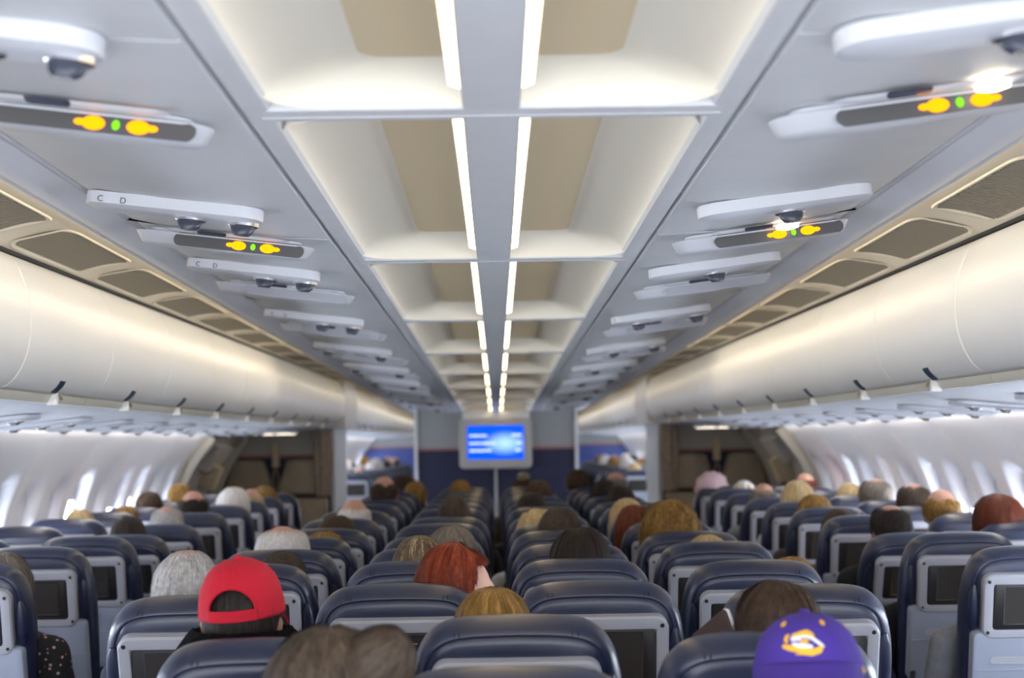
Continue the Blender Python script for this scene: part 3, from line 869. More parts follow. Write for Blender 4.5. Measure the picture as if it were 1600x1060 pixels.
def body_mesh(yaw):
    b = MB(); rings = []
    for y, z, rx, ry in ((.33, .455, .12, .08), (.33, .49, .165, .11), (.32, .60, .16, .112), (.30, .70, .148, .105), (.275, .80, .158, .112), (.25, .90, .172, .115), (.235, .955, .165, .10), (.228, .995, .115, .08), (.226, 1.02, .068, .062), (.228, 1.06, .054, .055), (.232, 1.11, .052, .056)):
        rings.append([(rx * math.cos(a), y + ry * math.sin(a), z) for a in [2 * PI * k / 28 for k in range(28)]])
    b.loft(rings)
    for s in (-1, 1):
        capsule(b, (s * .10, .235, .965), (s * .185, .24, .945), .055, .052)
        capsule(b, (s * .188, .24, .94), (s * .225, .30, .70), .052, .041)
        capsule(b, (s * .225, .30, .70), (s * .125, .51, .645), .041, .027)
        capsule(b, (s * .122, .515, .645), (s * .095, .585, .640), .028, .031)
        for q, (dx, L) in enumerate(((-.030, .062), (-.010, .074), (.010, .07), (.028, .055))):
            p0 = Vector((s * (.095 + dx * 1.0), .60, .646)); p1 = p0 + Vector((s * -.01, L * .6, .004)); p2 = p1 + Vector((s * -.004, L * .4, -.022))
            capsule(b, p0, p1, .0095, .009, 8); capsule(b, p1, p2, .009, .0075, 8)
        capsule(b, (s * .078, .55, .645), (s * .050, .595, .640), .011, .009, 8)
        capsule(b, (s * .085, .34, .545), (s * .115, .70, .545), .085, .06)
        capsule(b, (s * .115, .705, .54), (s * .115, .70, .30), .058, .052)
        capsule(b, (s * .115, .70, .30), (s * .115, .69, .09), .052, .036)
        capsule(b, (s * .115, .67, .045), (s * .125, .84, .038), .04, .032)
    k0 = len(b.v)
    b.ball(HC, (.074, .096, .108), n=28, k=22, pw=.82)
    b.ball(HC + Vector((0, .03, -.055)), (.057, .066, .066), n=24, k=14)
    b.ball(HC + Vector((0, .085, .012)), (.05, .018, .012), n=14, k=8)      # brow
    b.ball(HC + Vector((0, .104, -.022)), (.012, .022, .024), n=12, k=8)    # nose
    b.ball(HC + Vector((0, .097, .0)), (.008, .012, .03), n=10, k=8)
    b.ball(HC + Vector((0, .088, -.066)), (.025, .012, .007), n=12, k=8)    # lips
    b.ball(HC + Vector((0, .088, -.077)), (.022, .011, .007), n=12, k=8)
    b.ball(HC + Vector((0, .080, -.105)), (.022, .018, .016), n=12, k=8)    # chin
    for s in (-1, 1):
        b.ball(HC + Vector((s * .048, .066, -.035)), (.022, .024, .025), n=12, k=8)
        b.ball(HC + Vector((s * .079, -.004, -.022)), (.010, .020, .033), n=12, k=10)
        b.ball(HC + Vector((s * .084, -.012, -.012)), (.007, .015, .019), n=10, k=8)
    ca, sa = math.cos(yaw), math.sin(yaw)
    for i in range(k0, len(b.v)):
        x, y, z = b.v[i]; x -= HC.x; y -= HC.y
        b.v[i] = (x * ca - y * sa + HC.x, x * sa + y * ca + HC.y, z)
    me = bpy.data.meshes.new('tmp'); me.from_pydata(b.v, [], b.f)
    o = bpy.data.objects.new('tmp', me); COL.objects.link(o)
    md = o.modifiers.new('r', 'REMESH'); md.mode = 'VOXEL'; md.voxel_size = .0075; md.use_smooth_shade = True
    sm = o.modifiers.new('s', 'SMOOTH'); sm.iterations = 4; sm.factor = .5
    dg = bpy.context.evaluated_depsgraph_get(); dg.update()
    res = bpy.data.meshes.new_from_object(o.evaluated_get(dg))
    bpy.data.objects.remove(o)
    res.name = 'person'; res.shade_smooth()
    return res

def shell(me, test, off, name):
    n = len(me.vertices)
    keep = [test(v.co) for v in me.vertices]
    fs = [tuple(p.vertices) for p in me.polygons if all(keep[i] for i in p.vertices)]
    idx = {}; vs = []
    for f in fs:
        for i in f:
            if i not in idx:
                idx[i] = len(vs); v = me.vertices[i]
                w = noise.noise(v.co * 14) * .004 + noise.noise(v.co * 40) * .0012
                vs.append(v.co + v.normal * (off + w))
    nm = bpy.data.meshes.new(name); nm.from_pydata(vs, [], [[idx[i] for i in f] for f in fs]); nm.shade_smooth()
    return nm
def hand(c): return c.y > .50 and c.z > .595
BODY = {}
def body(yaw):
    key = round(math.degrees(yaw))
    if key not in BODY:
        me = body_mesh(yaw)
        sh = shell(me, lambda c: (c.z > .60 or (c.y < .40 and c.z > .50 and abs(c.x) < .2 and c.y < .30)) and c.z < 1.035 and not hand(c) and not (c.z < .64 and c.y > .34 and c.y < .5 and abs(c.x) < .16), .008, 'shirt')
        tr = shell(me, lambda c: c.z < .635 and c.z > .11 and not (c.z > .60 and c.y > .5) and not (c.z > .61 and abs(c.x) > .17), .006, 'trousers')
        so = shell(me, lambda c: c.z < .12, .005, 'shoes')
        for q in (me, sh, tr, so): q.materials.clear(); q.materials.append(SKIN['fair'])
        BODY[key] = (me, sh, tr, so)
    return BODY[key]
b = MB()
for s in (-1, 1): b.ball((s * .032, .079, -.002), (.0125, .0125, .0125), n=12, k=8)
_e = b.build('eyes', M['eye']); EYES = _e.data; bpy.data.objects.remove(_e)

def head_r(phi, th, g):
    """hair-surface point relative to the head centre: azimuth phi (0 = face), polar th, thickness g"""
    rx, ry, rz = .078 + g, .100 + g, .113 + g * 1.05
    q = max(0, math.sin(th)) ** .82
    return Vector((rx * q * math.sin(phi), ry * q * math.cos(phi), rz * math.cos(th)))
STY = dict(   # g thickness, th0 start polar, front/side/back end heights, curl amp, curl freq, groove, flare, strands
    short=(.013, 0, .052, -.030, -.075, .004, 22, .003, 0, 1), crew=(.007, 0, .056, -.022, -.070, .0015, 40, .001, 0, .6), full=(.024, 0, .045, -.045, -.085, .006, 16, .004, 0, 1),
    bald=(.010, .92, .02, -.030, -.080, .005, 26, .003, 0, .5), thin=(.012, .50, .04, -.030, -.080, .003, 26, .002, 0, .7),
    bob=(.022, 0, .04, -.13, -.14, .005, 9, .003, .12, 1.2), long=(.020, 0, .045, -.22, -.24, .005, 7, .0025, .14, 1.4),
    longvol=(.026, 0, .092, -.22, -.24, .006, 8, .003, .10, 1.6), curly=(.034, 0, .04, -.07, -.09, .015, 34, .0, .05, 1.3), big=(.042, 0, .04, -.10, -.12, .011, 20, .004, .08, 1.2))
def hair_mesh(style, hi, seed):
    rnd = random.Random(seed)
    g, th0, zf, zs, zb, curl, cf, groove, flare, dens = STY[style]
    off = Vector((rnd.uniform(-9, 9), rnd.uniform(-9, 9), rnd.uniform(-9, 9)))
    def zend(phi):
        a = abs((phi + PI) % (2 * PI) - PI)      # 0 face .. pi nape
        pts = ((0, zf), (.62, zf - .004), (1.05, zf - .03), (1.35, zs if zs > -.06 else zs), (1.75, zs), (2.25, (zs + zb) / 2 if zb > -.1 else zb), (PI, zb))
        if style == 'longvol': pts = ((0, zf), (1.02, zf - .006), (1.22, .03), (1.5, zs), (1.7, zs), (2.3, zb), (PI, zb))
        elif style in ('bob', 'long', 'curly', 'big'):
            pts = ((0, zf), (.55, zf - .005), (.85, -.03), (1.1, zs), (1.7, zs), (2.3, zb), (PI, zb))
        for (a0, z0), (a1, z1) in zip(pts, pts[1:]):
            if a <= a1: t = (a - a0) / (a1 - a0); t = t * t * (3 - 2 * t); return z0 + (z1 - z0) * t
        return zb
    def pos(phi, t, extra=0):
        z1 = zend(phi); rz = .113 + g
        eq = R(104)
        zeq = rz * math.cos(eq)
        gg = g * (1 if t < .9 else 1 - .55 * (t - .9) / .1) if style not in ('bob', 'long', 'longvol') else g
        if th0: u_ = min(1, t / .45); gg = -.006 + (gg + .006) * u_ * u_ * (3 - 2 * u_)
        if style == 'longvol':
            a_ = abs((phi + PI) % (2 * PI) - PI); u_ = min(1, max(0, (a_ - .7) / .7)); gg *= .35 + .65 * u_ * u_ * (3 - 2 * u_)
        gg += extra
        if z1 >= zeq:
            the = math.acos(max(-1, min(1, z1 / rz))); th = th0 + (the - th0) * t
            p = head_r(phi, th, gg)
        else:
            l0 = rz * (eq - th0); l1 = zeq - z1; l = t * (l0 + l1)
            if l < l0: p = head_r(phi, th0 + l / rz, gg)
            else:
                k = (l - l0) / .24; p = head_r(phi, eq, gg); p.z = zeq - (l - l0)
                p.x *= 1 + flare * k * 2; p.y *= 1 + flare * k
                if style in ('short', 'crew', 'full', 'bald', 'thin'): p.x *= 1 - .9 * k; p.y *= 1 - 1.0 * k
        nrm = p.normalized()
        q = p * cf + off
        d = curl * noise.noise(q) + curl * .5 * noise.noise(q * 2.3)
        d += groove * noise.noise(Vector((phi * 9 + off.x, t * 1.2, off.y))) + groove * .5 * noise.noise(Vector((phi * 23 + off.x, t * 1.5, off.y)))
        return p + nrm * d
    NP, NT = (96, 40) if hi else (48, 20)
    vs, fs, uv = [], [], []
    for i in range(NT + 1):
        t = i / NT
        tt = max(t, .012) if th0 == 0 else t
        for j in range(NP):
            phi = 2 * PI * j / NP
            vs.append(pos(phi, tt)); uv.append((j / NP, t))
    for j in range(NP):       # tuck the lower edge under
        p = pos(2 * PI * j / NP, 1.0); vs.append(Vector((p.x * .86, p.y * .86, p.z + .004))); uv.append((j / NP, 1))
    n0 = NT + 2
    if th0:
        k = len(vs)
        for j in range(NP):
            p = pos(2 * PI * j / NP, 0); vs.append(p * .9); uv.append((j / NP, 0))
    for i in range(NT + 1):
        for j in range(NP):
            a, c = i * NP + j, i * NP + (j + 1) % NP; fs.append([a, a + NP, c + NP, c])
    if th0:
        for j in range(NP): fs.append([k + j, j, (j + 1) % NP, k + (j + 1) % NP])
    else:
        fs.append([j for j in range(NP)])
    ns = int((1500 if hi else 120) * dens)
    for s in range(ns):
        phi = rnd.uniform(0, 2 * PI); t0 = rnd.uniform(.0 if th0 else .10, .60); t1 = min(1.04, t0 + rnd.uniform(.25, .7)); ex = rnd.uniform(.0, .004) + (.004 if curl > .008 else 0) * rnd.random()
        dp = rnd.uniform(-.10, .10); lift = rnd.uniform(0, .006) * (2.2 if curl > .008 else 1); w = rnd.uniform(.0006, .0013) * (1 if hi else 2.4); k = len(vs); NS = 7
        for q in range(NS):
            f = q / (NS - 1); t = t0 + (t1 - t0) * f; ph = phi + dp * f * f
            if t0 < .12 and th0 == 0: t = max(t, .05)
            p = pos(ph, min(t, 1.0), ex + lift * f * f)
            if t > 1: p.z -= (t - 1) * .18
            tn = Vector((p.y, -p.x, 0)).normalized() * w * (1 - .7 * f)
            vs.append(p - tn); vs.append(p + tn); u = (phi / (2 * PI) + rnd.uniform(-.01, .01)) % 1
            uv.append((u, t)); uv.append((u, t))
        for q in range(NS - 1): fs.append([k + 2 * q, k + 2 * q + 1, k + 2 * q + 3, k + 2 * q + 2])
    me = bpy.data.meshes.new('hair'); me.from_pydata(vs, [], fs)
    lay = me.uv_layers.new(name='UVMap')
    for l in me.loops: lay.data[l.index].uv = uv[l.vertex_index]
    me.shade_smooth(); me.materials.append(HAIR['brown'])
    return me
HM = {}
def hair_of(style, hi, seed):
    key = (style, hi, seed % (50 if hi else 3))
    if key not in HM: HM[key] = hair_mesh(style, hi, key[2] * 7 + len(style))
    return HM[key]

def setmat(o, m):
    o.material_slots[0].link = 'OBJECT'; o.material_slots[0].material = m

def bun_mesh():
    b = MB(); b.ball((0, -.085, .075), (.045, .045, .042), n=16, k=10)
    return b

pid = 0
def person(x, y, ztop, style, hair, skin, shirt, label, yaw=0, tilt=0, hi=None, lean=0, hscale=1, trousers='navy', group=None, pitch=0):
    """x, y: where the head is; ztop: top of the hair"""
    global pid
    pid += 1
    hi = (y < 6.5 or style in ('bald', 'thin') and y < 13.5) if hi is None else hi
    yw = R(yaw)
    me, sh, tr, so = body(yw)
    g = STY[style][0] if style in STY else .02
    s = ztop / (HC.z + (.109 if style in ('bald', 'thin') else .113 + g * 1.05))
    o = bpy.data.objects.new('person', me); link(o)
    o.location = (x, y - HC.y * s, 0); o.scale = (s, s, s); o.rotation_euler.z = R(lean)
    tag(o, label, 'person', group)
    setmat(o, SKIN[skin])
    for m_, nm, mt in ((sh, 'shirt', FLORAL if shirt == 'floral' else CLOTH[CL[shirt]]), (tr, 'trousers', CLOTH[CL[trousers]]), (so, 'shoes', CLOTH[2])):
        c = bpy.data.objects.new(nm, m_); link(c, o); setmat(c, mt)
    e = bpy.data.objects.new('eyes', EYES); link(e, o); e.location = HC; e.rotation_euler.z = yw
    if style in STY:
        hm = hair_of(style, hi, pid)
        h = bpy.data.objects.new('hair', hm); link(h, o); setmat(h, (HAIRS if style in ('short', 'crew', 'bald', 'thin', 'curly') else HAIR)[hair]); h.location = HC
        h.rotation_euler = (R(pitch), R(tilt), yw); h.scale = (hscale, hscale, 1)
    return o

# ---- caps
def dome(phi, z, rx=.091, ry=.112, top=.132, base=.010):
    """surface of a cap crown relative to the head centre"""
    t = max(0, min(1, (z - base) / (top - base)))
    k = (1 - t ** 2.6) ** (1 / 2.2)
    k = k * (1 + .03 * (1 - t))
    return Vector((rx * k * math.sin(phi), ry * k * math.cos(phi), z))
def cap(p, m, yaw, pitch, roll, arch, pz=.011, drop=.020, pa=1.05):
    """phi = 0 is the peak side"""
    root = empty('baseball_cap'); COL.objects.unlink(root); link(root, p)
    root.location = HC; root.rotation_euler = (pitch, roll, yaw)
    NP, NT = 120, 36; zs = [.010 + .122 * (1 - (1 - i / NT) ** 1.7) for i in range(NT + 1)]
    b = MB(); idx = {}
    def hole(phi, z):
        a = abs(abs((phi + PI) % (2 * PI) - PI) - PI)
        return arch and z > .034 and (a / .56) ** 2 + ((z - .034) / .045) ** 2 < 1
    for i, z in enumerate(zs):
        for j in range(NP):
            phi = 2 * PI * j / NP; q = dome(phi, min(z, .1318))
            seam = min(abs(((phi / (PI / 3)) + .5) % 1 - .5), 1) * PI / 3
            n = Vector((q.x, q.y, q.z * .6)).normalized()
            q += n * (-.0012 * math.exp(-(seam / .018) ** 2) + .0016 * noise.noise(q * 22))
            b.v.append(tuple(q))
    gone = {(i, j) for i in range(NT) for j in range(NP) if hole(2 * PI * (j + .5) / NP, (zs[i] + zs[i + 1]) / 2)}
    def quad(i, j): return [i * NP + j, i * NP + (j + 1) % NP, (i + 1) * NP + (j + 1) % NP, (i + 1) * NP + j]
    inn = {q for g_ in gone for q in quad(*g_)}
    out_ = {q for i in range(NT) for j in range(NP) if (i, j) not in gone for q in quad(i, j)}
    for q in inn & out_:
        i, j = divmod(q, NP); phi = 2 * PI * j / NP; a = phi - PI; z = zs[i]
        if z > .036:
            f_ = math.sqrt((a / .56) ** 2 + ((z - .034) / .045) ** 2); b.v[q] = tuple(dome(PI + a / f_, .034 + (z - .034) / f_))
    for i in range(NT):
        for j in range(NP):
            if (i, j) in gone: continue
            b.f.append([i * NP + j, i * NP + (j + 1) % NP, (i + 1) * NP + (j + 1) % NP, (i + 1) * NP + j]); b.m.append(0)
    b.f.append([NT * NP + j for j in range(NP)]); b.m.append(0)
    c = b.build('crown', m, root, ang=60)
    so = c.modifiers.new('thick', 'SOLIDIFY'); so.thickness = .0025; so.offset = -1
    # peak
    b = MB(); rings = []
    for k in range(9):
        f = k / 8; L = .072 * f
        row = []
        for j in range(25):
            a = -pa + 2 * pa * j / 24; q = dome(a, pz)
            out = L * max(0, math.cos(a * .95 / pa * 1.3)) ** .7
            row.append((q.x * (1 + .05 * f), q.y + out, q.z + .006 - drop * f - .030 * (a / pa) ** 2 * (.35 + .65 * f)))
        rings.append(row)
    b.loft(rings, closed=False); br = b.build('peak', m, root, ang=60)
    so = br.modifiers.new('thick', 'SOLIDIFY'); so.thickness = .004
    b = MB(); b.ball((0, 0, .133), (.009, .009, .006), n=12, k=8); b.build('button', m, root)
    if arch:
        b = MB(); rows = []
        for z0, o in ((.0105, .0006), (.011, .0022), (.034, .0022), (.035, .0006)):
            rows.append([tuple(dome(PI - .62 + 1.24 * j / 24, z0) * 1 + Vector((dome(PI - .62 + 1.24 * j / 24, z0).x, dome(PI - .62 + 1.24 * j / 24, z0).y, 0)).normalized() * o) for j in range(25)])
        b.loft(rows, closed=False); s_ = b.build('strap', m, root); so = s_.modifiers.new('thick', 'SOLIDIFY'); so.thickness = .002
        b = MB()
        for side in (-1, 1):      # raised piping round the opening
            pass
        b.tube([tuple(dome(PI + .575 * math.cos(a), .034 + .046 * math.sin(a)) * 1.006) for a in [PI * k / 24 for k in range(25)]], .003, 6); b.build('piping', m, root)
    return root
def patch(root, strokes, m, name, phi0, z0, k, off=.0022, cx=0, cy=0):
    """thick brush strokes laid on the crown: points (x, y, width) in drawing units, y downwards"""
    b = MB()
    for st in strokes:
        P = catmull(st, 5); L, Rr = [], []
        for i, (x, y, w) in enumerate(P):
            d = (Vector(P[min(i + 1, len(P) - 1)][:2]) - Vector(P[max(i - 1, 0)][:2])).normalized(); n = Vector((-d.y, d.x))
            for lst, sg in ((L, 1), (Rr, -1)):
                a = x + n.x * w / 2 * sg - cx; c = y + n.y * w / 2 * sg - cy
                q = dome(phi0 - a * k / .1, z0 - c * k); nn = Vector((q.x, q.y, q.z * .6)).normalized()
                lst.append((q + nn * off, q + nn * (off - .002)))
        b.loft([[l[0], r_[0], r_[1], l[1]] for l, r_ in zip(L, Rr)])
    return b.build(name, m, root)
def disc(root, phi, z, r_, m, name):
    b = MB(); pts = []
    for o in (.002, 0):
        row = []
        for k in range(14):
            a = 2 * PI * k / 14; q = dome(phi + r_ * math.cos(a) / .08, z + r_ * math.sin(a) * .8); row.append(q + Vector((q.x, q.y, q.z * .6)).normalized() * o)
        pts.append(row)
    b.loft(pts); return b.build(name, m, root)

# ================================================================== PASSENGERS (x, y and top in metres)
who = {}
def P_(key, phrase, *a, **k):
    who[key] = phrase
    return person(*a, **k)

# near rows
p = P_((1, 'L'), 'the red cap wearer', -.556, 3.60, 1.276, 'crew', 'dark', 'pink', 'black', 'person in a red baseball cap and black fleece seen from behind', hi=True)
cp = cap(p, M['red'], R(-3), R(4), R(-3), True)
b = MB(); rings = []
for z, rx, ry, cy in ((.94, .185, .12, .235), (1.00, .19, .125, .23), (1.06, .172, .12, .225), (1.105, .142, .122, .225), (1.135, .118, .12, .22), (1.148, .104, .112, .222), (1.14, .092, .102, .228), (1.08, .08, .09, .228)):
    ring = []
    for k in range(64):
        a = 2 * PI * k / 64; q = Vector((rx * math.cos(a), cy + ry * math.sin(a), z)); d = .007 * noise.noise(q * 30) + .004 * noise.noise(q * 75)
        ring.append(tuple(q + Vector((math.cos(a), math.sin(a), .5)) * d))
    rings.append(ring)
b.loft(rings, cap0=False, cap1=False); f = b.build('fleece_collar', M['fleece'], p)
p = P_((0, 'R'), 'the purple cap wearer', .515, 2.76, 1.226, 'crew', 'dark', 'pink', 'grey', 'person wearing a purple cap backwards, peak and gold eye emblem to the rear', hi=True, hscale=.95)
cp = cap(p, M['purple'], PI - R(14), R(6), R(3), False, .045, .045, 1.4); cp.scale = (1.04, 1.04, 1.0)
G = [[(350, 490, 40), (480, 520, 70), (640, 550, 60), (790, 570, 60), (900, 560, 80), (945, 510, 40)], [(560, 600, 12), (700, 592, 40), (800, 605, 40), (920, 560, 50)],
     [(440, 350, 15), (390, 380, 50), (400, 430, 50), (430, 440, 10)], [(490, 355, 30), (560, 347, 40), (680, 330, 60), (760, 330, 60), (830, 370, 50), (840, 405, 20)], [(630, 437, 20), (690, 437, 45), (760, 437, 25)]]
Wt = [[(470, 400, 20), (560, 390, 30), (700, 380, 30), (800, 400, 35), (900, 460, 40), (980, 520, 18)], [(500, 460, 20), (600, 490, 55), (720, 502, 50), (812, 512, 30)], [(480, 420, 12), (580, 415, 22), (640, 418, 12)]]
patch(cp, G, M['gold'], 'emblem', 0, .079, .000128, .0022, 660, 470)
patch(cp, Wt, M['white'], 'emblem_highlight', 0, .079, .000128, .0030, 660, 470)
for ph, z in ((-.58, .113), (.58, .113), (-1.72, .104)): disc(cp, ph, z, .0052, M['gold'], 'eyelet')
patch(cp, [[(1430, 740, 10), (1450, 800, 50), (1490, 812, 36), (1505, 790, 8)]], M['gold'], 'side_mark', -1.36, .030, .000128, .0022, 1460, 790)

p = P_((0, 'L'), 'the tousled brown-haired passenger', -.315, 2.78, 1.225, 'full', 'mousy', 'fair', 'khaki', 'person with tousled mousy brown hair leaning between two seats, closest to the camera', yaw=20, hscale=1.2, hi=True, lean=-8)
_u = bpy.data.objects.new('hair_bun', hair_of('full', True, 31)); link(_u, p); setmat(_u, HAIR['mousy']); _u.location = HC + Vector((.085, -.035, .066)); _u.rotation_euler = (R(25), R(40), R(30)); _u.scale = (.62, .55, .62)
P_((1, 'M'), 'the dark blonde passenger', -.013, 3.70, 1.208, 'long', 'blonde', 'fair', 'plum', 'person with smooth dark blonde hair behind the middle seat of three', hi=True)
P_((1, 'R'), 'the brown-haired tablet reader', .575, 3.43, 1.232, 'short', 'brown', 'fair', 'navy', 'person with short brown hair holding a tablet, just ahead of the purple cap', yaw=25, hi=True, tilt=6)
P_((2, 'C'), 'the grey crew-cut passenger', -.842, 4.5, 1.246, 'short', 'grey', 'pink', 'navy', 'person with cropped grey hair beside the red cap', hi=True, hscale=1.06)
P_((3, 'C'), 'the close-cropped dark passenger', -.69, 5.3, 1.19, 'crew', 'buzz', 'brown', 'black', 'person with close-cropped dark hair just behind and right of the red cap'.replace(' and right', ''), hi=True)
P_((4, 'C'), 'the fluffy white-haired passenger', -.793, 6.1, 1.233, 'thin', 'white', 'pink', 'pale', 'person with fluffy white hair thinning on top', hi=True, hscale=1.14)
P_((2, 'D'), 'the redhead', -.110, 4.5, 1.258, 'longvol', 'red', 'fair', 'plum', 'person with long bright red hair, pale cheek turned aside', yaw=-84, hi=True)
P_((3, 'D'), 'the streaky-haired passenger', -.25, 5.3, 1.235, 'long', 'light', 'fair', 'khaki', 'person with blonde-streaked brown hair ahead of the redhead', hi=True)
P_((4, 'D'), 'the dark grey-haired passenger', -.167, 6.1, 1.222, 'full', 'mixed', 'fair', 'navy', 'person with dark greying hair ahead of the streaky hair', hi=True)
p = P_((3, 'F'), 'the dark-haired passenger in a cream hood', .265, 5.3, 1.252, 'full', 'dark', 'tan', 'black', 'person with thick dark hair and a cream hood lying behind the neck', hi=True)
b = MB(); rings = []
for z, rx, ry, cy, o in ((.97, .17, .09, .20, 0), (1.03, .15, .095, .20, .3), (1.075, .125, .09, .195, .7), (1.095, .10, .07, .19, 1), (1.08, .08, .055, .20, .8), (1.04, .07, .05, .21, .4)):
    rings.append([(.03 + rx * (1 + .05 * math.sin(5 * a + o)) * math.cos(a), cy - .03 + ry * (1 + .06 * math.sin(7 * a)) * math.sin(a), z + .012 * math.sin(3 * a + 1) - .0) for a in [2 * PI * k / 48 for k in range(48)]])
b.loft(rings, cap0=False, cap1=False); b.build('hood', mat('cream hood cloth', (226, 216, 198), .95, bump=.3, bscale=90), p)
P_((5, 'F'), 'the short brown-haired passenger', .259, 6.9, 1.250, 'crew', 'buzz', 'tan', 'navy', 'person with very short brown hair beside a wavy blonde head', hi=True, hscale=1.1)
P_((6, 'F'), 'the wavy blonde passenger', .188, 7.7, 1.211, 'curly', 'pale', 'fair', 'pale', 'person with wavy blonde hair beside a very short brown head')
P_((5, 'G'), 'the bushy sandy-haired passenger', .72, 6.9, 1.272, 'curly', 'blonde', 'fair', 'khaki', 'person with bushy sandy blonde hair near the aisle', hi=True, hscale=1.12)
P_((4, 'G'), 'the barely visible blonde', .774, 6.1, 1.172, 'full', 'pale', 'fair', 'pale', 'person whose blonde crown barely shows above a navy headrest')
P_((3, 'G'), 'the slouched blonde', .94, 5.32, 1.145, 'full', 'blonde', 'fair', 'khaki', 'slouched person with tan hair tuft at the edge of a headrest')
P_((7, 'G'), 'the pale blonde', .668, 8.5, 1.23, 'bob', 'pale', 'fair', 'pale', 'person with smooth pale blonde hair beside auburn hair')
P_((6, 'G'), 'the auburn-haired passenger', .638, 7.7, 1.226, 'bob', 'auburn', 'fair', 'plum', 'person with auburn hair beside pale blonde hair')
P_((9, 'G'), 'the round dark-haired passenger', .755, 10.1, 1.249, 'full', 'dark', 'fair', 'navy', 'person with round dark hair in front of a bald pink head')
P_((12, 'G'), 'the bald pink-headed passenger', .909, 12.6, 1.285, 'bald', 'mixed', 'pink', 'rose', 'person with a bald pink head near the far aisle')
P_((13, 'G'), 'the tall brown-haired passenger', .660, 13.4, 1.300, 'short', 'brown', 'pink', 'pale', 'person with short brown hair close to the monitor bulkhead', hscale=1.1)
P_((10, 'G'), 'the dark wavy-haired passenger', .714, 11.0, 1.262, 'full', 'dark', 'fair', 'khaki', 'person with dark wavy hair between the bald pink head and the bulkhead')
P_((10, 'F'), 'the long brown-haired passenger', .278, 11.0, 1.272, 'long', 'brown', 'fair', 'plum', 'person with long brown hair below the monitor', hscale=1.05)
p = P_((13, 'F'), 'the bun wearer', .217, 13.4, 1.235, 'full', 'brown', 'fair', 'khaki', 'person with a brown top bun below the monitor')
b = MB(); b.ball((.0, -.03, .145), (.055, .05, .045), n=14, k=8); b.build('hair_bun', HAIR['brown'].copy() if 0 else M['jump'], p, HC)
P_((8, 'F'), 'the dark pointed head', .196, 9.35, 1.242, 'long', 'dark', 'tan', 'black', 'person with dark straight hair between two screens mid cabin')
P_((7, 'D'), 'the dark brown head', -.222, 8.5, 1.262, 'crew', 'buzz', 'brown', 'black', 'person with dark cropped head sticking up mid cabin left of the spine'.replace(' left of the spine', ' beneath the ceiling spine'))
P_((12, 'D'), 'the two-tone brown head', -.280, 12.6, 1.245, 'short', 'blonde', 'fair', 'khaki', 'person with tan streaked hair in the row below the monitor')
P_((10, 'C'), 'the tall bald ruddy passenger', -.748, 10.95, 1.312, 'bald', 'brown', 'pink', 'navy', 'person with a tall bald ruddy head and dark fringe')
P_((13, 'C'), 'the brown-haired forward passenger', -.749, 13.4, 1.276, 'full', 'brown', 'fair', 'blue', 'person with full brown hair beyond the tall bald ruddy head', hscale=1.1)
P_((12, 'C'), 'the sandy forward passenger', -.62, 12.5, 1.24, 'short', 'blonde', 'fair', 'blue', 'person with sandy hair by the corner of the navy bulkhead')
P_((7, 'C'), 'the shiny bald passenger', -.736, 8.5, 1.248, 'bald', 'white', 'pink', 'pale', 'person with a shiny bald head and white fringe')
P_((6, 'C'), 'the low brown head', -.748, 7.7, 1.199, 'short', 'brown', 'fair', 'khaki', 'person with wide brown hair in front of the shiny bald head', hscale=1.15)
P_((5, 'C'), 'the sandy tuft', -.724, 6.9, 1.165, 'curly', 'blonde', 'fair', 'pale', 'person whose sandy curls just clear a headrest ahead of white hair')
# window pairs, red-cap side
P_(('l', 0, 'B'), 'the grey-brown head in floral black', -1.645, 5.5, 1.186, 'full', 'mixed', 'fair', 'floral', 'person in a black floral top with grey-brown hair beside the aisle', hi=True, hscale=1.1)
P_(('l', 3, 'B'), 'the straight black-haired passenger', -1.771, 7.95, 1.200, 'long', 'dark', 'tan', 'black', 'person with dark parted hair in a window pair')
P_(('l', 4, 'B'), 'the grey balding passenger', -1.745, 8.75, 1.217, 'thin', 'grey', 'pink', 'grey', 'person with a bald crown ringed by grey hair')
P_(('l', 5, 'B'), 'the dark balding passenger', -1.763, 9.6, 1.271, 'bald', 'dark', 'pink', 'navy', 'person with a bald crown ringed by dark hair on the red-cap side')
P_(('l', 6, 'B'), 'the silver-haired passenger', -1.66, 10.4, 1.271, 'full', 'white', 'pink', 'pale', 'person with silver white hair near the jump seats on the red-cap side', hscale=1.08)
P_(('l', 7, 'B'), 'the ruddy bald passenger', -1.665, 11.2, 1.238, 'bald', 'pale', 'pink', 'rose', 'person with ruddy bald head next to silver hair')
P_(('l', 8, 'B'), 'the curly blonde passenger', -1.69, 12.0, 1.232, 'curly', 'blonde', 'fair', 'khaki', 'person with curly blonde hair next to the ruddy bald head')
P_(('l', 7, 'A'), 'the short golden-haired passenger', -2.143, 11.2, 1.281, 'short', 'blonde', 'fair', 'blue', 'person with short golden hair by the windows on the red-cap side')
P_(('l', 6, 'A'), 'the dark and tan head', -2.187, 10.4, 1.253, 'short', 'brown', 'tan', 'black', 'person with brown hair by the windows, close to short golden hair')
P_(('l', 5, 'A'), 'the tan low head', -2.152, 9.6, 1.192, 'short', 'blonde', 'fair', 'khaki', 'person with light tan hair low by the windows next to dark balding crown')
P_(('l', 4, 'A'), 'the sandy window passenger', -2.220, 8.8, 1.206, 'short', 'pale', 'fair', 'grey', 'person with pale hair by the window next to grey balding crown')
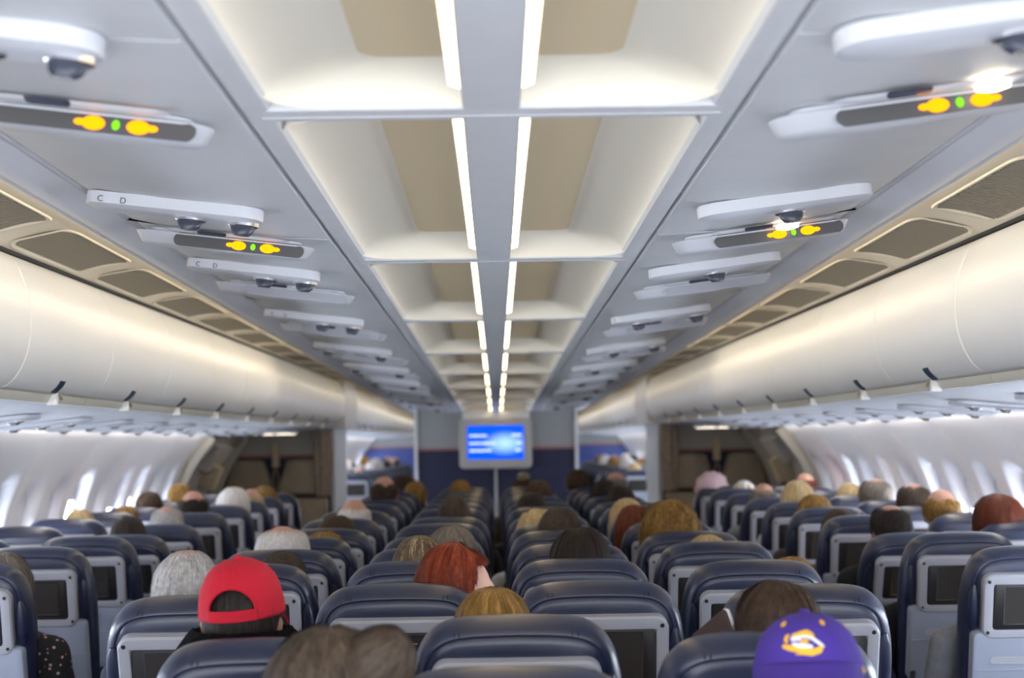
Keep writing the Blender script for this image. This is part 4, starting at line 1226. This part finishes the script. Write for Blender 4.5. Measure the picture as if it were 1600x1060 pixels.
# window pairs, purple-cap side
P_(('r', 0, 'H'), 'the grey-sleeved passenger', 1.66, 5.55, 1.150, 'full', 'auburn', 'fair', 'grey', 'person in a grey sleeve leaning out beside a screen near the aisle', hi=False)
P_(('r', 1, 'H'), 'the black-sleeved passenger', 1.66, 6.35, 1.140, 'short', 'dark', 'tan', 'black', 'person in black leaning into the aisle behind the grey sleeve', hi=False)
P_(('r', 2, 'H'), 'the balding dark-haired man', 1.698, 7.12, 1.231, 'thin', 'dark', 'pink', 'black', 'person with thinning dark hair beside the aisle on the purple-cap side', hi=True, yaw=8)
P_(('r', 0, 'J'), 'the low auburn head', 2.10, 5.6, 1.185, 'full', 'auburn', 'fair', 'plum', 'person with low auburn hair at the picture edge behind a screen', hi=False)
P_(('r', 2, 'J'), 'the thick auburn-haired passenger', 2.161, 7.1, 1.270, 'full', 'auburn', 'fair', 'blue', 'person with thick auburn hair by the windows', hi=True, hscale=1.12)
P_(('r', 3, 'J'), 'the bald freckled passenger', 2.142, 7.95, 1.268, 'bald', 'blonde', 'pink', 'khaki', 'person with a bald crown and sandy fringe next to thick auburn hair')
P_(('r', 4, 'J'), 'the bald tan passenger', 2.212, 8.75, 1.274, 'thin', 'buzz', 'pink', 'grey', 'person with close-shaved head by the window behind bald sandy fringe')
P_(('r', 5, 'J'), 'the greying brown-haired passenger', 2.207, 9.6, 1.283, 'thin', 'mixed', 'pink', 'navy', 'person with greying brown hair and thin crown by the windows', hscale=1.08)
P_(('r', 6, 'J'), 'the pale low head', 2.224, 10.4, 1.236, 'short', 'pale', 'fair', 'khaki', 'person with flat pale blonde hair by the windows beyond greying brown hair')
P_(('r', 5, 'H'), 'the golden bob', 1.751, 9.6, 1.279, 'bob', 'pale', 'fair', 'pale', 'person with golden bobbed hair on the purple-cap side')
P_(('r', 4, 'H'), 'the brown bob', 1.683, 8.75, 1.225, 'full', 'blonde', 'fair', 'plum', 'person with round light brown hair in front of golden bob')
P_(('r', 3, 'H'), 'the low brown crown', 1.650, 7.95, 1.182, 'full', 'brown', 'fair', 'khaki', 'person whose low brown crown shows beside thinning dark hair')
P_(('r', 6, 'H'), 'the pinkish bald passenger', 1.682, 10.4, 1.241, 'bald', 'mixed', 'pink', 'grey', 'person with pinkish bald head beyond golden bob')
P_(('r', 8, 'J'), 'the reddish brown head', 2.242, 12.0, 1.266, 'bald', 'auburn', 'pink', 'rose', 'person with reddish hair by the last windows before the exit')
p = P_(('r', 9, 'H'), 'the fluffy pink hat wearer', 1.66, 12.75, 1.235, 'full', 'brown', 'fair', 'pale', 'person in a fluffy pink hat near the exit wall')
b = MB(); rings = []
for k in range(14):
    z = .0 + .17 * math.sin(PI / 2 * k / 13); t = math.cos(PI / 2 * k / 13 * .96)
    ring = []
    for q in range(48):
        a = 2 * PI * q / 48; v = Vector((.135 * t ** .6 * math.cos(a), .13 * t ** .6 * math.sin(a), z)); n_ = .02 * noise.noise(v * 22) + .01 * noise.noise(v * 55); ring.append(tuple(v * (1 + n_ * 6)))
    rings.append(ring)
b.loft(rings); b.build('fluffy_hat', mat('pale pink fluff', (232, 204, 210), 1, bump=.6, bscale=90), p, HC)
p = P_(('r', 8, 'H'), 'the white scarf wearer', 1.80, 12.0, 1.21, 'full', 'pale', 'fair', 'pale', 'person with a white headscarf beside the fluffy pink hat')
b = MB(); b.loft([[(.10 * s_ * math.cos(a) * (1 + .05 * math.sin(5 * a)), .12 * s_ * math.sin(a) * (1 + .04 * math.sin(7 * a)), z) for a in [2 * PI * q / 40 for q in range(40)]] for s_, z in ((1.1, -.10), (1.04, -.02), (.96, .05), (.75, .11), (.4, .142), (.1, .15))]); b.build('headscarf', mat('white scarf', (236, 234, 236), .9), p, HC)

# forward cabin, seen along the aisles
rnd = random.Random(3)
fw_h = [('short', 'mixed'), ('full', 'brown'), ('short', 'dark'), ('bald', 'white'), ('bob', 'pale'), ('short', 'blonde'), ('full', 'white'), ('bald', 'brown'), ('short', 'brown')]
HN = dict(mixed='grey-brown', brown='brown', dark='dark', white='white', pale='pale blonde', blonde='sandy')
for sx in (-1, 1):
    for i in range(11):
        for xc in (1.74, 2.25):
            if rnd.random() < .28 or (i < 2 and xc > 2): continue
            st, hr = rnd.choice(fw_h)
            person(sx * (xc + rnd.uniform(-.05, .05)), 17.6 + .81 * i + .22 + 2.4, rnd.uniform(1.22, 1.32), st, hr, rnd.choice(['fair', 'pink', 'tan']), rnd.choice(list(CL)), 'forward-cabin passenger with %s hair, %s, %s seat, %s row' % (HN[hr], SIDE[sx], 'aisle' if xc < 2 else 'window', ORD[i]), group='forward cabin passengers')

# ================================================================== SEATING
rnd = random.Random(11)
COLX = dict(C=-.785, D=-.26, F=.26, G=.785)
SPOT = dict(C='outer seat on the red-cap side', D='inner seat on the red-cap side', F='inner seat on the purple-cap side', G='outer seat on the purple-cap side')
REC = {(2, 'C'): 6, (2, 'G'): 5, (2, 'D'): 0, (2, 'F'): 0, (3, 'D'): 0, (3, 'F'): 0, (3, 'C'): 0, (3, 'G'): 4, (4, 'G'): 1.5, (4, 'C'): 3, (5, 'C'): 4, (6, 'C'): 6, (7, 'C'): 4, (4, 'D'): 3, (5, 'D'): 5, (6, 'F'): 5, (7, 'F'): 4, (7, 'D'): 4, (5, 'G'): 4}
RECP = {(-1, 3, 0): 12, (-1, 4, 0): 10, (-1, 5, 0): 4, (1, 2, 0): 12, (1, 3, 0): 3}
for x, y, rec, key, alt in ((-.467, 3.30, 6, 'L', ''), (.035, 3.47, 1, 'M', ''), (.525, 3.27, 6, 'R', '')):
    seat(x, y, R(rec), 'navy leather seat of %s, in the row of three' % who[(1, key)], 'seats in the centre block')
for x, y, rec, key in ((-.50, 2.62, 7, 'L'), (.015, 2.83, 6, 'M'), (.55, 2.60, 7, 'R')):
    seat(x, y, R(rec), ('navy leather seat of %s, last row' % who[(0, key)]) if (0, key) in who else 'navy seat top barely showing at the bottom edge, last row middle', 'seats in the centre block')
for k in range(2, 14):
    for c in 'CDFG':
        rec = REC.get((k, c), rnd.choice([0, 0, 0, .8, 1.5, 3]))
        lab = 'navy leather centre-block seat of %s' % who[(k, c)] if (k, c) in who else 'empty navy centre seat, %s row, %s' % (ORD[k], SPOT[c])
        _s = seat(COLX[c] + rnd.uniform(-.006, .006), 4.26 + .81 * (k - 2), R(rec), lab, 'seats in the centre block', full=k < 9)
        if (k, c) == (2, 'D'): MARKSEAT = _s
b = MB()
b.add([(-.098, -.0535, .616), (-.083, -.0535, .616), (-.0905, -.0535, .631)], [[0, 1, 2]])
b.box(-.1065, -.1052, -.0536, -.053, .590, .628)
for z, x0, x1 in ((.610, -.098, -.05), (.604, -.098, -.045), (.598, -.098, -.055), (.613, .02, .052)): b.box(x0, x1, -.0536, -.053, z - .0009, z + .0009)
_f = [c for c in KIDS[MARKSEAT.name] if c.name.startswith('screen_frame')][0]
b.build('display_icons', M['mark'], _f)
for sx, sd in ((-1, 'l'), (1, 'r')):
    for i in range(10):
        for xc, c in ((1.735, 'B' if sx < 0 else 'H'), (2.245, 'A' if sx < 0 else 'J')):
            rec = RECP.get((sx, i, 0 if xc < 2 else 1), rnd.choice([0, 0, .5, 1.2, 2.2]))
            lab = 'navy leather window-pair seat of %s' % who[(sd, i, c)] if (sd, i, c) in who else 'empty navy window-pair seat, %s row, %s, by the %s' % (ORD[i], SIDE[sx], 'aisle' if xc < 2 else 'windows')
            seat(sx * xc, 5.33 + .81 * i, R(rec), lab, 'seats in window pairs', full=i < 6)
    for i in range(13):
        for xc in (1.735, 2.245):
            seat(sx * xc, 20.0 + .81 * i - 0, 0, 'navy forward-cabin seat, %s row, %s, by the %s' % (ORD[i], SIDE[sx], 'aisle' if xc < 2 else 'windows'), 'forward cabin seats', full=False)

# ---- tablet held by the brown-haired passenger
t = empty('tablet', (.462, 3.46, 1.066)); t.rotation_euler = (R(-10), R(-34), R(-50))
tag(t, 'tablet in a dark brown case held up beside the brown-haired head', 'tablet')
b = MB(); b.slab(0, 0, .124, .19, .01, [(.003, .002), (0, .004), (0, .010), (.003, .012)], n=4); b.build('body', M['rail'], t)
b = MB(); b.slab(0, 0, .120, .186, .01, [(.002, -.002), (0, 0), (.0, .004)], n=4); b.build('case', mat('dark brown case', (70, 50, 46), .6), t)
